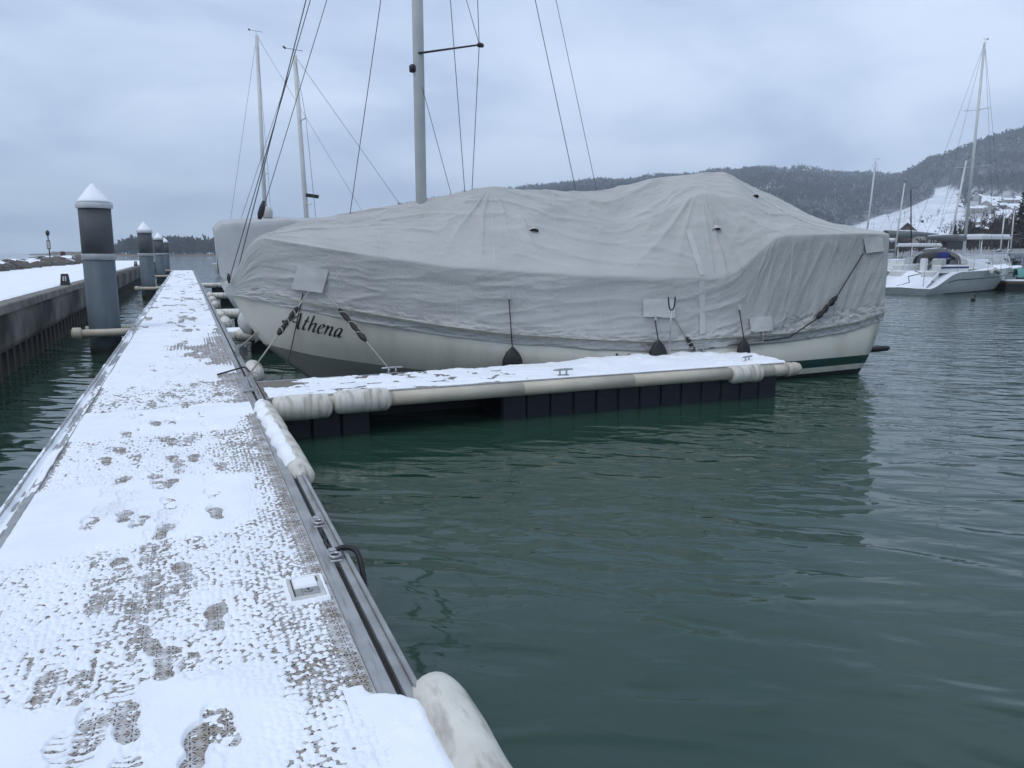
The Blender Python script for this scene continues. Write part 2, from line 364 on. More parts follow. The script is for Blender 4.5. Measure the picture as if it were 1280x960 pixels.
class MB:
    def __init__(s): s.v = []; s.f = []; s.m = []; s.sm = []
    def add(s, vs, fs, mi=0, sm=False):
        o = len(s.v); s.v += [tuple(float(c) for c in v) for v in vs]
        for f in fs: s.f.append(tuple(o + i for i in f)); s.m.append(mi); s.sm.append(sm)
        return s
    def box(s, x0, x1, y0, y1, z0, z1, mi=0, ch=0.0):
        if ch <= 0:
            vs = [(x0,y0,z0),(x1,y0,z0),(x1,y1,z0),(x0,y1,z0),(x0,y0,z1),(x1,y0,z1),(x1,y1,z1),(x0,y1,z1)]
            return s.add(vs, [(3,2,1,0),(4,5,6,7),(0,1,5,4),(1,2,6,5),(2,3,7,6),(3,0,4,7)], mi)
        c = ch; rows = []
        for z, i in ((z0, 0), (z1 - c, 0), (z1, c)):
            rows.append([(x0+i,y0+i,z),(x1-i,y0+i,z),(x1-i,y1-i,z),(x0+i,y1-i,z)])
        vs = sum(rows, [])
        fs = [(3,2,1,0),(8,9,10,11)]
        for k in (0, 4):
            for j in range(4): fs.append((k+j, k+(j+1)%4, k+4+(j+1)%4, k+4+j))
        return s.add(vs, fs, mi)
    def obox(s, c, ax, hx, hy, hz, mi=0):
        """box with its long axis along ax"""
        a = Vector(ax).normalized(); u = Vector((0,0,1)) if abs(a.z) < 0.9 else Vector((1,0,0))
        b = a.cross(u).normalized(); d = b.cross(a)
        c = Vector(c); vs = []
        for k in (-1, 1):
            for i, j in ((-1,-1),(1,-1),(1,1),(-1,1)): vs.append(c + a*hx*k + b*hy*i + d*hz*j)
        return s.add(vs, [(3,2,1,0),(4,5,6,7),(0,1,5,4),(1,2,6,5),(2,3,7,6),(3,0,4,7)], mi)
    def tube(s, pts, r, n=8, mi=0, caps=True, sm=True, squash=1.0):
        P = [Vector(p) for p in pts]; rs = r if isinstance(r, (list, tuple)) else [r] * len(P)
        d0 = (P[1] - P[0]).normalized(); ref = Vector((0,0,1)) if abs(d0.z) < 0.9 else Vector((1,0,0))
        nrm = d0.cross(ref).normalized(); vs = []
        for i, p in enumerate(P):
            d = (P[min(i+1, len(P)-1)] - P[max(i-1, 0)])
            d = d.normalized() if d.length > 1e-9 else d0
            nrm = (nrm - d * nrm.dot(d)); nrm = nrm.normalized() if nrm.length > 1e-6 else d.orthogonal().normalized()
            bn = d.cross(nrm)
            for k in range(n):
                a = 2 * math.pi * k / n
                vs.append(p + (nrm * math.cos(a) + bn * math.sin(a) * squash) * rs[i])
        fs = []
        for i in range(len(P) - 1):
            for k in range(n): fs.append((i*n+k, i*n+(k+1)%n, (i+1)*n+(k+1)%n, (i+1)*n+k))
        s.add(vs, fs, mi, sm)
        if caps:
            o = len(s.v) - len(vs)
            s.f.append(tuple(o + k for k in reversed(range(n)))); s.m.append(mi); s.sm.append(False)
            e = o + (len(P)-1)*n
            s.f.append(tuple(e + k for k in range(n))); s.m.append(mi); s.sm.append(False)
        return s
    def lathe(s, prof, c=(0,0,0), n=20, mi=0, sm=True):
        """profile of (radius, z) turned about the vertical through c"""
        vs = []; fs = []
        for r, z in prof:
            for k in range(n):
                a = 2*math.pi*k/n; vs.append((c[0]+r*math.cos(a), c[1]+r*math.sin(a), c[2]+z))
        for i in range(len(prof)-1):
            for k in range(n): fs.append((i*n+k, i*n+(k+1)%n, (i+1)*n+(k+1)%n, (i+1)*n+k))
        s.add(vs, fs, mi, sm)
        o = len(s.v) - len(vs)
        s.f.append(tuple(o+k for k in reversed(range(n)))); s.m.append(mi); s.sm.append(False)
        e = o + (len(prof)-1)*n
        s.f.append(tuple(e+k for k in range(n))); s.m.append(mi); s.sm.append(False)
        return s
    def sheet(s, rows, mi=0, sm=True, close=False):
        nc = len(rows[0]); vs = [p for r in rows for p in r]
        return s.add(vs, [tuple(f) for f in gridfaces(len(rows), nc, close)], mi, sm)
    def mesh(s, name, mats):
        me = bpy.data.meshes.new(name); me.from_pydata(s.v, [], s.f)
        me.polygons.foreach_set('material_index', s.m); me.polygons.foreach_set('use_smooth', s.sm)
        for m in (mats if isinstance(mats, (list, tuple)) else [mats]): me.materials.append(M[m])
        me.update(); return me
    def build(s, name, mats, parent=None):
        return link(bpy.data.objects.new(name, s.mesh(name, mats)), parent)
def obj(name, me, parent=None): return link(bpy.data.objects.new(name, me), parent)
def gauss(a, sig, axis=-1):
    k = int(max(1, math.ceil(sig * 3))); w = np.exp(-0.5 * (np.arange(-k, k + 1) / sig) ** 2); w /= w.sum()
    a = np.moveaxis(np.asarray(a, float), axis, -1)
    p = np.concatenate([np.repeat(a[..., :1], k, -1), a, np.repeat(a[..., -1:], k, -1)], -1)
    out = sum(w[i] * p[..., i:i + a.shape[-1]] for i in range(2 * k + 1))
    return np.moveaxis(out, -1, axis)
def crom(pts, n=8):
    P = [np.asarray(p, float) for p in pts]; P = [2*P[0]-P[1]] + P + [2*P[-1]-P[-2]]; out = []
    for i in range(1, len(P) - 2):
        for k in range(n):
            t = k / n; a, b, c, d = P[i-1:i+3]
            out.append(0.5 * (2*b + (c-a)*t + (2*a-5*b+4*c-d)*t*t + (3*b-a-3*c+d)*t**3))
    out.append(P[-2]); return out

# ================================================================== THE SETTING
# ---- water: one sheet to the horizon
w = MB(); w.add([(-5000,-5000,0),(5000,-5000,0),(5000,5000,0),(-5000,5000,0)], [(0,1,2,3)])
tag(w.build('water', 'water'), 'dark green rippled lake water in the harbour basin', 'water', kind='structure')

# ---- hills across the bay
yB = lambda p: np.interp(p, [200,440,540,600,650,720,800,870,930,955,1000,1050,1100,1130,1300,1600], [300,268,247,240,237,229,222,219,211,208,212,217,217,216,214,214])
yC = lambda p: np.interp(p, [1000,1050,1080,1110,1130,1150,1200,1240,1280,1400,1600], [318,292,262,228,213,201,181,171,161,140,125])
def rowdepth(n):
    return np.concatenate([np.linspace(78, 420, 26), np.linspace(440, 1700, 90), np.linspace(1750, 2600, 8)])
dep = rowdepth(0); pxs = np.linspace(330, 1620, 190)
PXg, Dg = np.meshgrid(pxs, dep)
def terrain_h(px, d):
    eB = (HOR - yB(px)) / 975 * 1500 - 10; eC = (HOR - yC(px)) / 975 * 1150 - 10
    fB = np.interp(d, [0, 420, 700, 1100, 1500, 1900, 2600], [0, 0.0, .16, .62, 1, 1.06, 1.02])
    fC = np.interp(d, [0, 140, 300, 500, 850, 1150, 1500, 2600], [0, 0.012, .035, .105, .47, 1, 1.08, 1.0])
    h = np.maximum(np.maximum(eB, 0) * fB, np.maximum(eC, 0) * fC)
    land = sst(870, 960, px) * 0 + 1
    h = h + (vn(px / 37, d / 140, 3) - .5) * 9 * sst(500, 1000, d) + 1.0
    low = sst(900, 1040, px)                      # the near flat shore exists only on the right; lake elsewhere
    return np.where(d < 430, np.where(low > .5, h, -2.0), h)
Hg = terrain_h(PXg, Dg)
lat = (PXg - CX) / math.hypot(F, CY - HOR)
def place(px, d, z):
    """world place of something that stands d metres out along the heading, under pixel column px"""
    l_ = (np.asarray(px, float) - CX) / 975.0 * d
    return np.stack([_hf[0] * d + _rt[0] * l_, _hf[1] * d + _rt[1] * l_, z + 0 * l_], -1)
TV = place(PXg, Dg, Hg)
def ypix(d, z): return HOR - (z - HC) / d * 975
def inpoly(x, y, poly):
    x = np.asarray(x, float); y = np.asarray(y, float); c = np.zeros(np.broadcast(x, y).shape, bool); n = len(poly)
    for i in range(n):
        x0, y0 = poly[i]; x1, y1 = poly[(i + 1) % n]
        c ^= ((y0 > y) != (y1 > y)) & (x < (x1 - x0) * (y - y0) / (y1 - y0 + 1e-9) + x0)
    return c
MEADOW = [(1060,284),(1095,272),(1122,264),(1158,249),(1162,238),(1180,235),(1195,239),(1198,258),(1206,276),(1212,300),(1060,300)]
VILLAGE = [(1198,236),(1245,240),(1300,246),(1420,246),(1420,300),(1205,300),(1204,270)]
YP = ypix(Dg, Hg)
snowm = (inpoly(PXg, YP, MEADOW) & (Dg < 900)).astype(float)
snowm = np.maximum(snowm, 0.42 * (inpoly(PXg, YP, VILLAGE) & (Dg < 950)))
snowm = np.maximum(snowm, 0.22 * (Dg < 430))
snowm = np.maximum(snowm, 0.55 * sst(.55, .75, fbm(PXg / 26, Dg / 120, 5)) * (Dg > 900) * (PXg < 1120))
me = npmesh('hillside', TV.reshape(-1, 3), gridfaces(len(dep), len(pxs)), 'snow_far')
at_ = me.attributes.new('snow_cover', 'FLOAT', 'POINT'); at_.data.foreach_set('value', snowm.ravel().astype(np.float32))
hm = bpy.data.materials.new('hill_ground'); hm.use_nodes = True
n_, l_ = hm.node_tree.nodes, hm.node_tree.links
pb = n_['Principled BSDF']; pb.inputs['Roughness'].default_value = 0.95
an = n_.new('ShaderNodeAttribute'); an.attribute_name = 'snow_cover'
tcn = n_.new('ShaderNodeTexCoord'); nn_ = n_.new('ShaderNodeTexNoise'); nn_.inputs['Scale'].default_value = 0.03; nn_.inputs['Detail'].default_value = 8
l_.new(tcn.outputs['Object'], nn_.inputs['Vector'])
rp = n_.new('ShaderNodeValToRGB'); rp.color_ramp.elements[0].position = .42; rp.color_ramp.elements[0].color = (.055,.05,.046,1); rp.color_ramp.elements[1].position = .7; rp.color_ramp.elements[1].color = (.20,.20,.205,1)
l_.new(nn_.outputs['Fac'], rp.inputs[0])
mxn = n_.new('ShaderNodeMixRGB'); nm2 = n_.new('ShaderNodeTexNoise'); nm2.inputs['Scale'].default_value = 0.09; nm2.inputs['Detail'].default_value = 9; nm2.inputs['Roughness'].default_value = .65
l_.new(tcn.outputs['Object'], nm2.inputs['Vector'])
rm2 = n_.new('ShaderNodeMapRange'); rm2.inputs['From Min'].default_value = .35; rm2.inputs['From Max'].default_value = .62; rm2.inputs['To Min'].default_value = 1.0; rm2.inputs['To Max'].default_value = .62
l_.new(nm2.outputs['Fac'], rm2.inputs[0])
mu_ = n_.new('ShaderNodeMath'); mu_.operation = 'MULTIPLY'; l_.new(an.outputs['Fac'], mu_.inputs[0]); l_.new(rm2.outputs[0], mu_.inputs[1])
l_.new(mu_.outputs[0], mxn.inputs[0]); l_.new(rp.outputs[0], mxn.inputs[1]); mxn.inputs[2].default_value = (.80,.82,.86,1)
l_.new(mxn.outputs[0], pb.inputs['Base Color'])
me.materials.clear(); me.materials.append(hm)
tag(obj('hills', me), 'wooded hills with a snowy meadow across the bay', 'hill', kind='structure')

# ---- woods on the hills: one mass of bare trees
def tree_cloud(P, Ht, seed, blades=13):
    """many bare trees as one mesh: each a trunk and a spray of upswept twig blades"""
    g = np.random.default_rng(seed); N = len(P)
    V = []; Fc = []; off = 0
    def tri(a, b, c):
        nonlocal off
        V.append(np.stack([a, b, c], 1).reshape(-1, 3)); Fc.append(off + np.arange(N * 3).reshape(-1, 3)); off += N * 3
    H = Ht[:, None]; up = np.array([0, 0, 1.0])
    rt = np.tile(_rt, (N, 1))
    tri(P - rt * H * .02, P + rt * H * .02, P + up * H * .6)
    for k in range(blades):
        a = g.random(N) * 2 * math.pi; e = g.random(N)
        h0 = (.08 + .50 * g.random(N))[:, None] * H
        ln = (.28 + .24 * g.random(N))[:, None] * H
        out = np.stack([np.cos(a), np.sin(a), 0 * a], 1) * (.15 + 1.0 * e)[:, None] + up * (1.0 - .62 * e)[:, None]
        out /= np.linalg.norm(out, axis=1, keepdims=True)
        b0 = P + up * h0; tip = b0 + out * ln
        w = np.cross(out, _hf) ; w /= (np.linalg.norm(w, axis=1, keepdims=True) + 1e-6)
        mid = b0 + out * ln * .72
        tri(b0, mid + w * H * .05, tip); tri(b0 + out * ln * .3, mid - w * H * .06, tip + w * H * .05 - up * H * .04)
    return np.concatenate(V), np.concatenate(Fc)
def wood_points(n, pr, dr, seed, reject):
    g = np.random.default_rng(seed); px = g.uniform(*pr, n); d = np.sqrt(g.uniform(dr[0] ** 2, dr[1] ** 2, n))
    h = terrain_h(px, d); y = ypix(d, h); keep = ~reject(px, y, d)
    px, d, h = px[keep], d[keep], h[keep]; return place(px, d, h - .5), px, d
def rej(px, y, d):
    r = (inpoly(px, y, MEADOW) & (d < 900)) | (inpoly(px, y, VILLAGE) & (d < 950) & (vn(px / 3, d / 40, 8) < .52))
    eC = (HOR - yC(px)) / 975 * 1150
    return r | ((d < 520)) | ((px > 1120) & (d > 1260)) | (d > 1560) | ((px > 965) & (px < 1110) & (d > 1400) & (vn(px / 9, d / 30, 4) < .7))
P1, px1, d1 = wood_points(15500, (500, 1400), (560, 1560), 3, rej)
ridge_px = np.random.default_rng(9).uniform(520, 1115, 420); P2 = place(ridge_px, 1500 + 0 * ridge_px, terrain_h(ridge_px, 1500 + 0 * ridge_px) - .5)
ridge_px3 = np.random.default_rng(10).uniform(1105, 1420, 330); P3 = place(ridge_px3, 1150 + 0 * ridge_px3, terrain_h(ridge_px3, 1150 + 0 * ridge_px3) - .5)
PP = np.concatenate([P1, P2, P3]); hh = np.random.default_rng(4).uniform(9, 16, len(PP))
hh[:len(P1)] = np.where(inpoly(px1, ypix(d1, terrain_h(px1, d1)), VILLAGE), hh[:len(P1)] * .45, hh[:len(P1)])
fro = (vn(PP[:, 0] / 60, PP[:, 1] / 60, 6) + np.random.default_rng(2).uniform(-.25, .25, len(PP))) > .68
V1, F1 = tree_cloud(PP, hh, 5)
nb_ = len(F1) // len(PP)
fm = np.tile(fro.astype(int), nb_)
tag(obj('woodland', npmesh('woodland', V1, F1, ['wood_far', 'wood_frost'], False, fm)), 'bare winter woodland covering the hillsides', 'woodland', kind='stuff')

# ---- spit of land with wood on the left, reeds at its foot
sp = MB()
rows = []
for d in (560, 575, 640, 700):
    rows.append([tuple(place(np.array(p), d, 0.9 if d in (575, 640) else -1.0)) for p in range(128, 420, 12)])
sp.sheet(rows)
tag(sp.build('spit', 'reed'), kind='structure')
g = np.random.default_rng(21); n = 760
spx = g.uniform(138, 415, n); sd = g.uniform(585, 690, n)
ht = g.uniform(11, 17, n) * np.interp(spx, [138, 165, 200, 300], [.55, 1.0, 1.0, .9])
V2, F2 = tree_cloud(place(spx, sd, .5 + 0 * sd), ht, 8, 16)
tag(obj('lakeside_wood', npmesh('lakeside_wood', V2, F2, 'wood_far', False)), 'dark bare wood on the far shore left of the boats', 'woodland', kind='stuff')
rd = MB(); rows = []
for zt, d in ((-.5, 640), (0, 640), (1, 643), (1, 655), (-.5, 660)):
    rows.append([tuple(place(np.array(float(p)), d * 1.35, zt * 3.2 * float(np.interp(p, [36, 60, 66, 150], [.25, .45, 1.0, 1.1])) * (0.85 + .3 * float(vn(p / 3., d / 9.))))) for p in np.arange(36, 150, 1.5)])
rd.sheet(rows, sm=False)
tag(rd.build('reed_bed', 'reed'), 'thin brown strip of reeds on the lake horizon', 'reeds', kind='stuff')

# ================================================================== BREAKWATER QUAY
QX = -3.0
qy0, qy1 = 3.0, 98.0
qg = MB(); qg.box(-9.5, QX - .26, qy0, qy1, -1.5, 1.235)
tag(qg.build('quay_ground', 'concrete'), kind='structure')
# snow lying on the walkway
xs = np.linspace(-8.6, QX - .20, 60); ys = np.concatenate([np.arange(4, 40, .16), np.arange(40, qy1, .5)])
Xg, Yg = np.meshgrid(xs, ys)
hs = 1.285 + .035 * (fbm(Xg * 1.1, Yg * .8, 11) - .5) + .02 * (fbm(Xg * 4, Yg * 3, 12) - .5)
trk = np.exp(-((Xg + 5.2 + .3 * np.sin(Yg / 5)) / .35) ** 2) * (vn(Xg * 3, Yg * 2.2, 14) > .55) * .03
hs = hs - trk; hs = np.where(Xg > QX - .28, 1.235 + .02 * fbm(Xg * 4, Yg * 2, 3), hs)
tag(obj('quay_snow', npmesh('quay_snow', np.stack([Xg, Yg, hs], -1).reshape(-1, 3), gridfaces(len(ys), len(xs)), 'snow')),
    'snow blanket on the breakwater walkway', 'snow', kind='stuff')
quay = thing('quay_wall', 'weathered concrete quay wall on steel sheet piles left of the dock', 'wall', (QX, 20, 0))
def rel(me_builder, root): me_builder.v = [(x - root.location.x, y - root.location.y, z - root.location.z) for x, y, z in me_builder.v]; return me_builder
bm_ = MB()
L_ = 5.0; y = qy0
blk = MB(); blk.box(-.30, 0.05, 0, L_ - .012, 1.10, 1.262, ch=.02); blk_me = blk.mesh('coping_block', 'coping')
beam = MB()
rows = []
for z, x in ((1.105, 0.0), (.80, .004), (.52, 0.0), (.44, -.03)):
    rows.append([(x, t, z) for t in np.linspace(0, L_ - .012, 9)])
beam.sheet(rows, sm=False); beam.add([(-.03, 0, .44), (-.6, 0, .44), (-.6, L_ - .012, .44), (-.03, L_ - .012, .44)], [(0, 1, 2, 3)])
beam_me = beam.mesh('wall_beam', 'concrete')
while y < qy1 - 1:
    a = obj('coping_block', blk_me, quay); a.location = (0, y - 20, 0)
    a = obj('wall_beam', beam_me, quay); a.location = (0, y - 20, 0)
    y += L_
pl = MB(); prof = [(-.16, 0), (-.16, .16), (-.02, .24), (-.02, .44), (-.16, .52), (-.16, .60)]
pl.sheet([[(x, t, z) for x, t in prof] for z in (.47, .2, -.9)], sm=False)
pl_me = pl.mesh('sheet_pile', 'sheet')
for i in range(int((qy1 - qy0) / .6)):
    a = obj('sheet_pile', pl_me, quay); a.location = (0, qy0 + i * .6 - 20, 0)

# ---- small path lamps on the coping
def lamp(px, py, label):
    p = uxp(px, py, QX - .12); t = thing('path_lamp', label, 'lamp', (p[0], p[1], 1.262), 0, 'path lamps on the quay edge')
    b = MB(); rows = []
    for z, h in ((0, .115), (.30, .085), (.315, .07)):
        rows.append([(-h, -h, z), (h, -h, z), (h, h, z), (-h, h, z)])
    b.sheet(rows, sm=False, close=True); b.add(rows[-1], [(0, 1, 2, 3)]); b.build('housing', 'dark', t)
    for s in (-.028, .028):
        q = MB(); q.box(s - .017, s + .017, -.112, -.098, .12, .25); q.build('light_slot', 'plastic', t)
lamp(82, 357, 'small black path lamp on the quay edge left of the nearest pile')
lamp(170, 334.5, 'small black path lamp on the quay edge between the first two piles')

# ---- riprap
def rock_mesh(seed):
    b = bmesh.new(); bmesh.ops.create_icosphere(b, subdivisions=2, radius=1)
    g = random.Random(seed); k = [(Vector((g.gauss(0, 1), g.gauss(0, 1), g.gauss(0, 1))).normalized(), g.uniform(.55, .9)) for _ in range(9)]
    for v in b.verts:
        for d, c in k:
            t = v.co.dot(d)
            if t > c: v.co -= d * (t - c) * .95
        v.co *= 1 + g.uniform(-.05, .05)
        v.co.z *= .75
    me = bpy.data.meshes.new('rock'); b.to_mesh(me); b.free(); me.materials.append(M['rock']); me.materials.append(M['snow'])
    for p in me.polygons:
        if p.normal.z > .86 and seed % 2: p.material_index = 1
    return me
rms = [rock_mesh(i) for i in range(9)]
gr = random.Random(5)
y = 9.0
while y < 100:
    for row in range(2):
        r = gr.uniform(.45, .8) * (1 if y < 60 else 1.15)
        o = obj('breakwater_rock', gr.choice(rms))
        o.location = (-8.5 - row * 1.0 + gr.uniform(-.2, .2), y + gr.uniform(-.3, .3) + row * .5, 1.36 - row * .05 + gr.uniform(-.08, .15))
        o.scale = (r, r * gr.uniform(.9, 1.3), r * gr.uniform(.7, .95)); o.rotation_euler = (gr.uniform(-.15, .15), gr.uniform(-.15, .15), gr.uniform(0, 6))
        tag(o, 'brown boulder in the row along the lake side of the quay', 'boulder', 'breakwater boulders')
    y += gr.uniform(.8, 1.25)

# ---- signal post at the end of the rocks and a weathered beam near it
p = uxp(63.5, 332, -9.4); t = thing('signal_post', 'thin post with a lantern and small board standing behind the boulders', 'signal post', (p[0], p[1], .95))
k = p[1] / 55.0
b = MB(); b.tube([(0, 0, 0), (0, 0, 2.05 * k)], .035 * k, 8); b.build('pole', 'dark', t)
b = MB(); b.lathe([(.03 * k, 0), (.10 * k, .04 * k), (.11 * k, .24 * k), (.07 * k, .30 * k), (.02 * k, .33 * k)], (0, 0, 2.0 * k), 12); b.build('lantern', 'dark', t)
b = MB(); b.box(-.10 * k, .10 * k, -.06 * k, -.035 * k, 1.20 * k, 1.72 * k); bd = b.build('board', 'dark', t)
b = MB(); b.box(-.07 * k, .07 * k, -.068 * k, -.061 * k, 1.25 * k, 1.67 * k); b.build('board_face', 'plastic', bd)
p2 = uxp(68, 326, -9.9); b = MB(); k = p2[1]
a0 = uxp(50, 325, -10.2); a1 = uxp(86, 325, -10.0)
tb = thing('driftwood_beam', 'dark weathered beam lying on top of the boulders', 'beam', (p2[0], p2[1], 1.3))
b = MB(); b.tube([(-1.2, -3.2, .35), (-.8, -1.5, .42), (-.4, .5, .40), (0, 2.4, .46)], [.14, .17, .16, .12], 9); b.build('log', 'bark', tb)
b = MB(); b.tube([(.2, 3.4, .2), (.22, 3.5, .95)], [.22, .18], 9); b.build('stump', 'bark', tb)

# ================================================================== MOORING PILES
def pile(x, y, label, top=3.08):
    t = thing('mooring_pile', label, 'pile', (x, y, 0), 0, 'steel mooring piles along the dock')
    r = .315
    b = MB(); b.lathe([(r, -1.2), (r, 2.0)], n=32); b.build('shaft', 'pile', t)
    b = MB(); b.lathe([(r + .004, 2.0), (r + .012, 2.01), (r + .012, 2.12), (r + .004, 2.13)], n=32); b.build('band', 'pile_band', t)
    b = MB(); b.lathe([(r + .002, 2.13), (r + .002, top)], n=32); b.build('sleeve', 'pile_dark', t)
    b = MB(); b.lathe([(r + .03, top), (r + .045, top + .02), (r + .045, top + .10), (r + .01, top + .13)], n=32); b.build('cap', 'pile_cap', t)
    pr = []
    for i in range(9):
        f = i / 8; pr.append(((r + .012) * (1 - f) * (1 + .10 * math.sin(f * 3)) + .012, top + .125 + f * .40))
    b = MB(); b.lathe(pr, n=24)
    b.v = [(x_ + .012 * math.sin(9 * z + 5 * x_ + x), y_ + .012 * math.cos(7 * z + 4 * y_ + y), z) for x_, y_, z in b.v]
    s = b.build('snow_cone', 'snow', t)
    b = MB(); b.lathe([(r + .001, -.3), (r + .006, -.2), (r + .008, .05), (r + .003, .16)], n=32); b.v = [(x_, y_, z + .05 * math.sin(5 * math.atan2(y_, x_) + y) * (z > .1)) for x_, y_, z in b.v]; b.build('weed_band', 'weed', t)
    # arm that ties the dock to the pile
    b = MB(); b.tube([(-.42, -.42, .46), (.62, -.42, .46)], .085, 14)
    b.build('arm', 'tube', t)
    b = MB(); b.tube([(-.60, -.42, .46), (-.57, -.42, .46), (-.43, -.42, .46), (-.40, -.42, .46)], [.085, .13, .13, .10], 14); b.build('arm_cap', 'tube', t)
    b = MB(); b.tube([(-.42, .42, .46), (.62, .42, .46)], .085, 14); b.build('arm', 'tube', t)
PX_ = -1.72
for y, lb in ((18.95, 'nearest and largest blue-grey mooring pile with a cone of snow'), (41.3, 'second blue-grey mooring pile from the camera, lamp beside it'),
              (62.5, 'third mooring pile along the dock, left of the last'), (82.0, 'farthest and smallest mooring pile at the end of the dock')):
    pile(PX_, y, lb)

# ================================================================== FLOATING DOCK
DX0, DX1, DZ, DEND = -1.20, 0.72, 0.50, 80.0
RI = 0.565; LI = -1.06
dock = thing('floating_dock', 'long snow covered floating dock leading away from the camera', 'dock', (0, 0, 0))
PER, TEX = 2.95, 1.75
k = -2
def is_tex(y):                                     # modules: grid panel 1.75 m, solid panel 1.2 m
    return np.mod(np.asarray(y) - 3.0, PER) < TEX
while 3.0 + k * PER < DEND:
    y0 = 3.0 + k * PER
    for a, bb, mt in ((y0, y0 + TEX, 'grate'), (y0 + TEX, y0 + PER, 'grate')):
        bb = min(bb, DEND)
        if bb <= a: continue
        b = MB(); b.box(LI + .006, RI - .006, a + .004, bb - .004, .44, DZ); b.build('deck_panel', mt, dock)
    k += 1
def rail(side):
    x0, x1 = (RI, DX1) if side > 0 else (DX0, LI)
    y = -4.0
    while y < DEND:
        e = min(y + 6.0, DEND); c = .004
        b = MB()
        if side > 0:
            b.box(x0, x0 + .066, y + c, e - c, .36, DZ + .012, ch=.004)
            b.box(x0 + .094, x1 - .022, y + c, e - c, .36, DZ + .012, ch=.003)
            b.box(x1 - .022, x1, y + c, e - c, .30, DZ + .030, ch=.004)
        else:
            b.box(x0, x0 + .03, y + c, e - c, .30, DZ + .034, ch=.005)
            b.box(x0 + .03, x1 - .055, y + c, e - c, .36, DZ - .010)
            b.box(x1 - .055, x1, y + c, e - c, .36, DZ + .014, ch=.004)
        ro = b.build('edge_rail', 'alu', dock)
        if side > 0:
            b = MB(); b.box(x0 + .066, x0 + .094, y + c, e - c, .36, DZ - .016); b.build('slot', 'slot', ro)
        y = e
rail(1); rail(-1)
y = -4.0
while y < DEND:
    b = MB(); b.box(DX0 + .08, DX1 - .06, y + .15, min(y + 5.6, DEND), -.35, .36); b.build('float', 'blackfloat', dock)
    y += 6.0

# ---- service flap let into the deck, with its lock
hx, hy = .445, 3.70
fl = MB(); fl.box(hx - .085, hx + .085, hy - .13, hy + .13, DZ - .03, DZ + .022, ch=.006); fr = fl.build('service_flap', 'plastic', dock)
b = MB(); b.box(hx - .058, hx + .058, hy - .100, hy - .025, DZ + .020, DZ + .028, ch=.003); b.build('lock_plate', 'alu', fr)
b = MB(); b.lathe([(.020, 0), (.020, .005), (.013, .006), (.012, .003)], (hx + .005, hy - .062, DZ + .028), 16); b.build('lock', 'steel', fr)
b = MB(); b.box(hx + .002, hx + .008, hy - .074, hy - .050, DZ + .033, DZ + .0355); b.build('keyhole', 'slot', fr)
b = MB(); b.box(hx - .066, hx - .060, hy - .104, hy + .10, DZ + .0215, DZ + .0245); b.build('joint', 'slot', fr)
b = MB(); b.box(hx + .060, hx + .065, hy + .045, hy + .10, DZ + .0215, DZ + .0245); b.build('joint', 'slot', fr)

# ---- snow on the dock: a height field with grid pattern, footprints and bare trampled spots
xs = np.linspace(LI - .05, RI + .004, 305)
ys = [-3.0]
while ys[-1] < 1.8: ys.append(ys[-1] + .06)
while ys[-1] < 6.5: ys.append(ys[-1] + .0022 * ys[-1] + .001)
while ys[-1] < DEND: ys.append(ys[-1] + .0042 * ys[-1])
ys = np.array(ys); X, Y = np.meshgrid(xs, ys)
soft = .30 * (fbm(X * 3, Y * 2, 31) - .5)
yy = Y + soft
ph = np.mod(yy - 3.0, PER)
tex = sst(0, .10, ph) * (1 - sst(TEX - .12, TEX, ph))                     # 1 on grid panels
tex = np.maximum(tex, sst(.02, .30, X + .25 * (fbm(X * 4, Y * 3, 39) - .5)) * (1 - sst(4.75, 5.1, Y))); tex = np.maximum(tex, .9 * sst(.22, .42, X + .25 * (fbm(X * 4, Y * 3, 40) - .5)) * (1 - sst(8.0, 8.6, Y)))
tex = tex * (1 - sst(9.5, 12.5, Y) * .75)
solid = .0155 + .010 * (fbm(X * 2.2, Y * 1.6, 32) - .5) + .004 * (fbm(X * 14, Y * 11, 33) - .5)
P_ = .031
lat_ = .5 + .25 * (np.cos(2 * np.pi * (X / P_ + .35 * vn(X * 9, Y * 9, 34))) + np.cos(2 * np.pi * (Y / P_ + .35 * vn(X * 9, Y * 9, 35))))
lat_ = lat_ * (1 - sst(7, 12, Y)) + .5 * sst(7, 12, Y)
n1 = fbm(X * 34, Y * 30, 36, 3); n2 = fbm(X * 5, Y * 4, 37, 4)
cover = .565 + .42 * (n2 - .5) - .20 * sst(.0, .42, X) * (1 - .4 * sst(6, 8, Y)) + .08 * sst(-.2, -.7, X)
cover = cover - .45 * sst(RI - .13, RI - .03, X)
n3 = fbm(X * 62, Y * 55, 38, 2)
def cells(x, y, c, seed):
    x = x / c; y = y / c; xi = np.floor(x).astype(int); yi = np.floor(y).astype(int); best = np.full(x.shape, 9.0)
    for i in (-1, 0, 1):
        for j in (-1, 0, 1):
            a, b_ = xi + i, yi + j
            jx = _T[(a + seed) & 255, b_ & 255]; jy = _T[a & 255, (b_ + 91 + seed) & 255]
            best = np.minimum(best, (x - a - .15 - .7 * jx) ** 2 + (y - b_ - .15 - .7 * jy) ** 2)
    return np.sqrt(best)
near_f = 1 - sst(6.5, 10, Y)
dots = (.58 - cells(X, Y, .030, 3)) * near_f + .9 * (n1 - .45) * (1 - near_f)
grid = .018 * (1.3 * (cover - .57) + 1.35 * dots + .30 * (n1 - .5) + .55 * (n3 - .5) * near_f)
h = solid * (1 - tex) + grid * tex
# right-hand margin keeps little snow beyond the solid panels, too
h = h - .030 * sst(RI - .10, RI - .01, X) * sst(4.6, 5.2, Y) * (1 - sst(4.75, 4.6, Y))*0
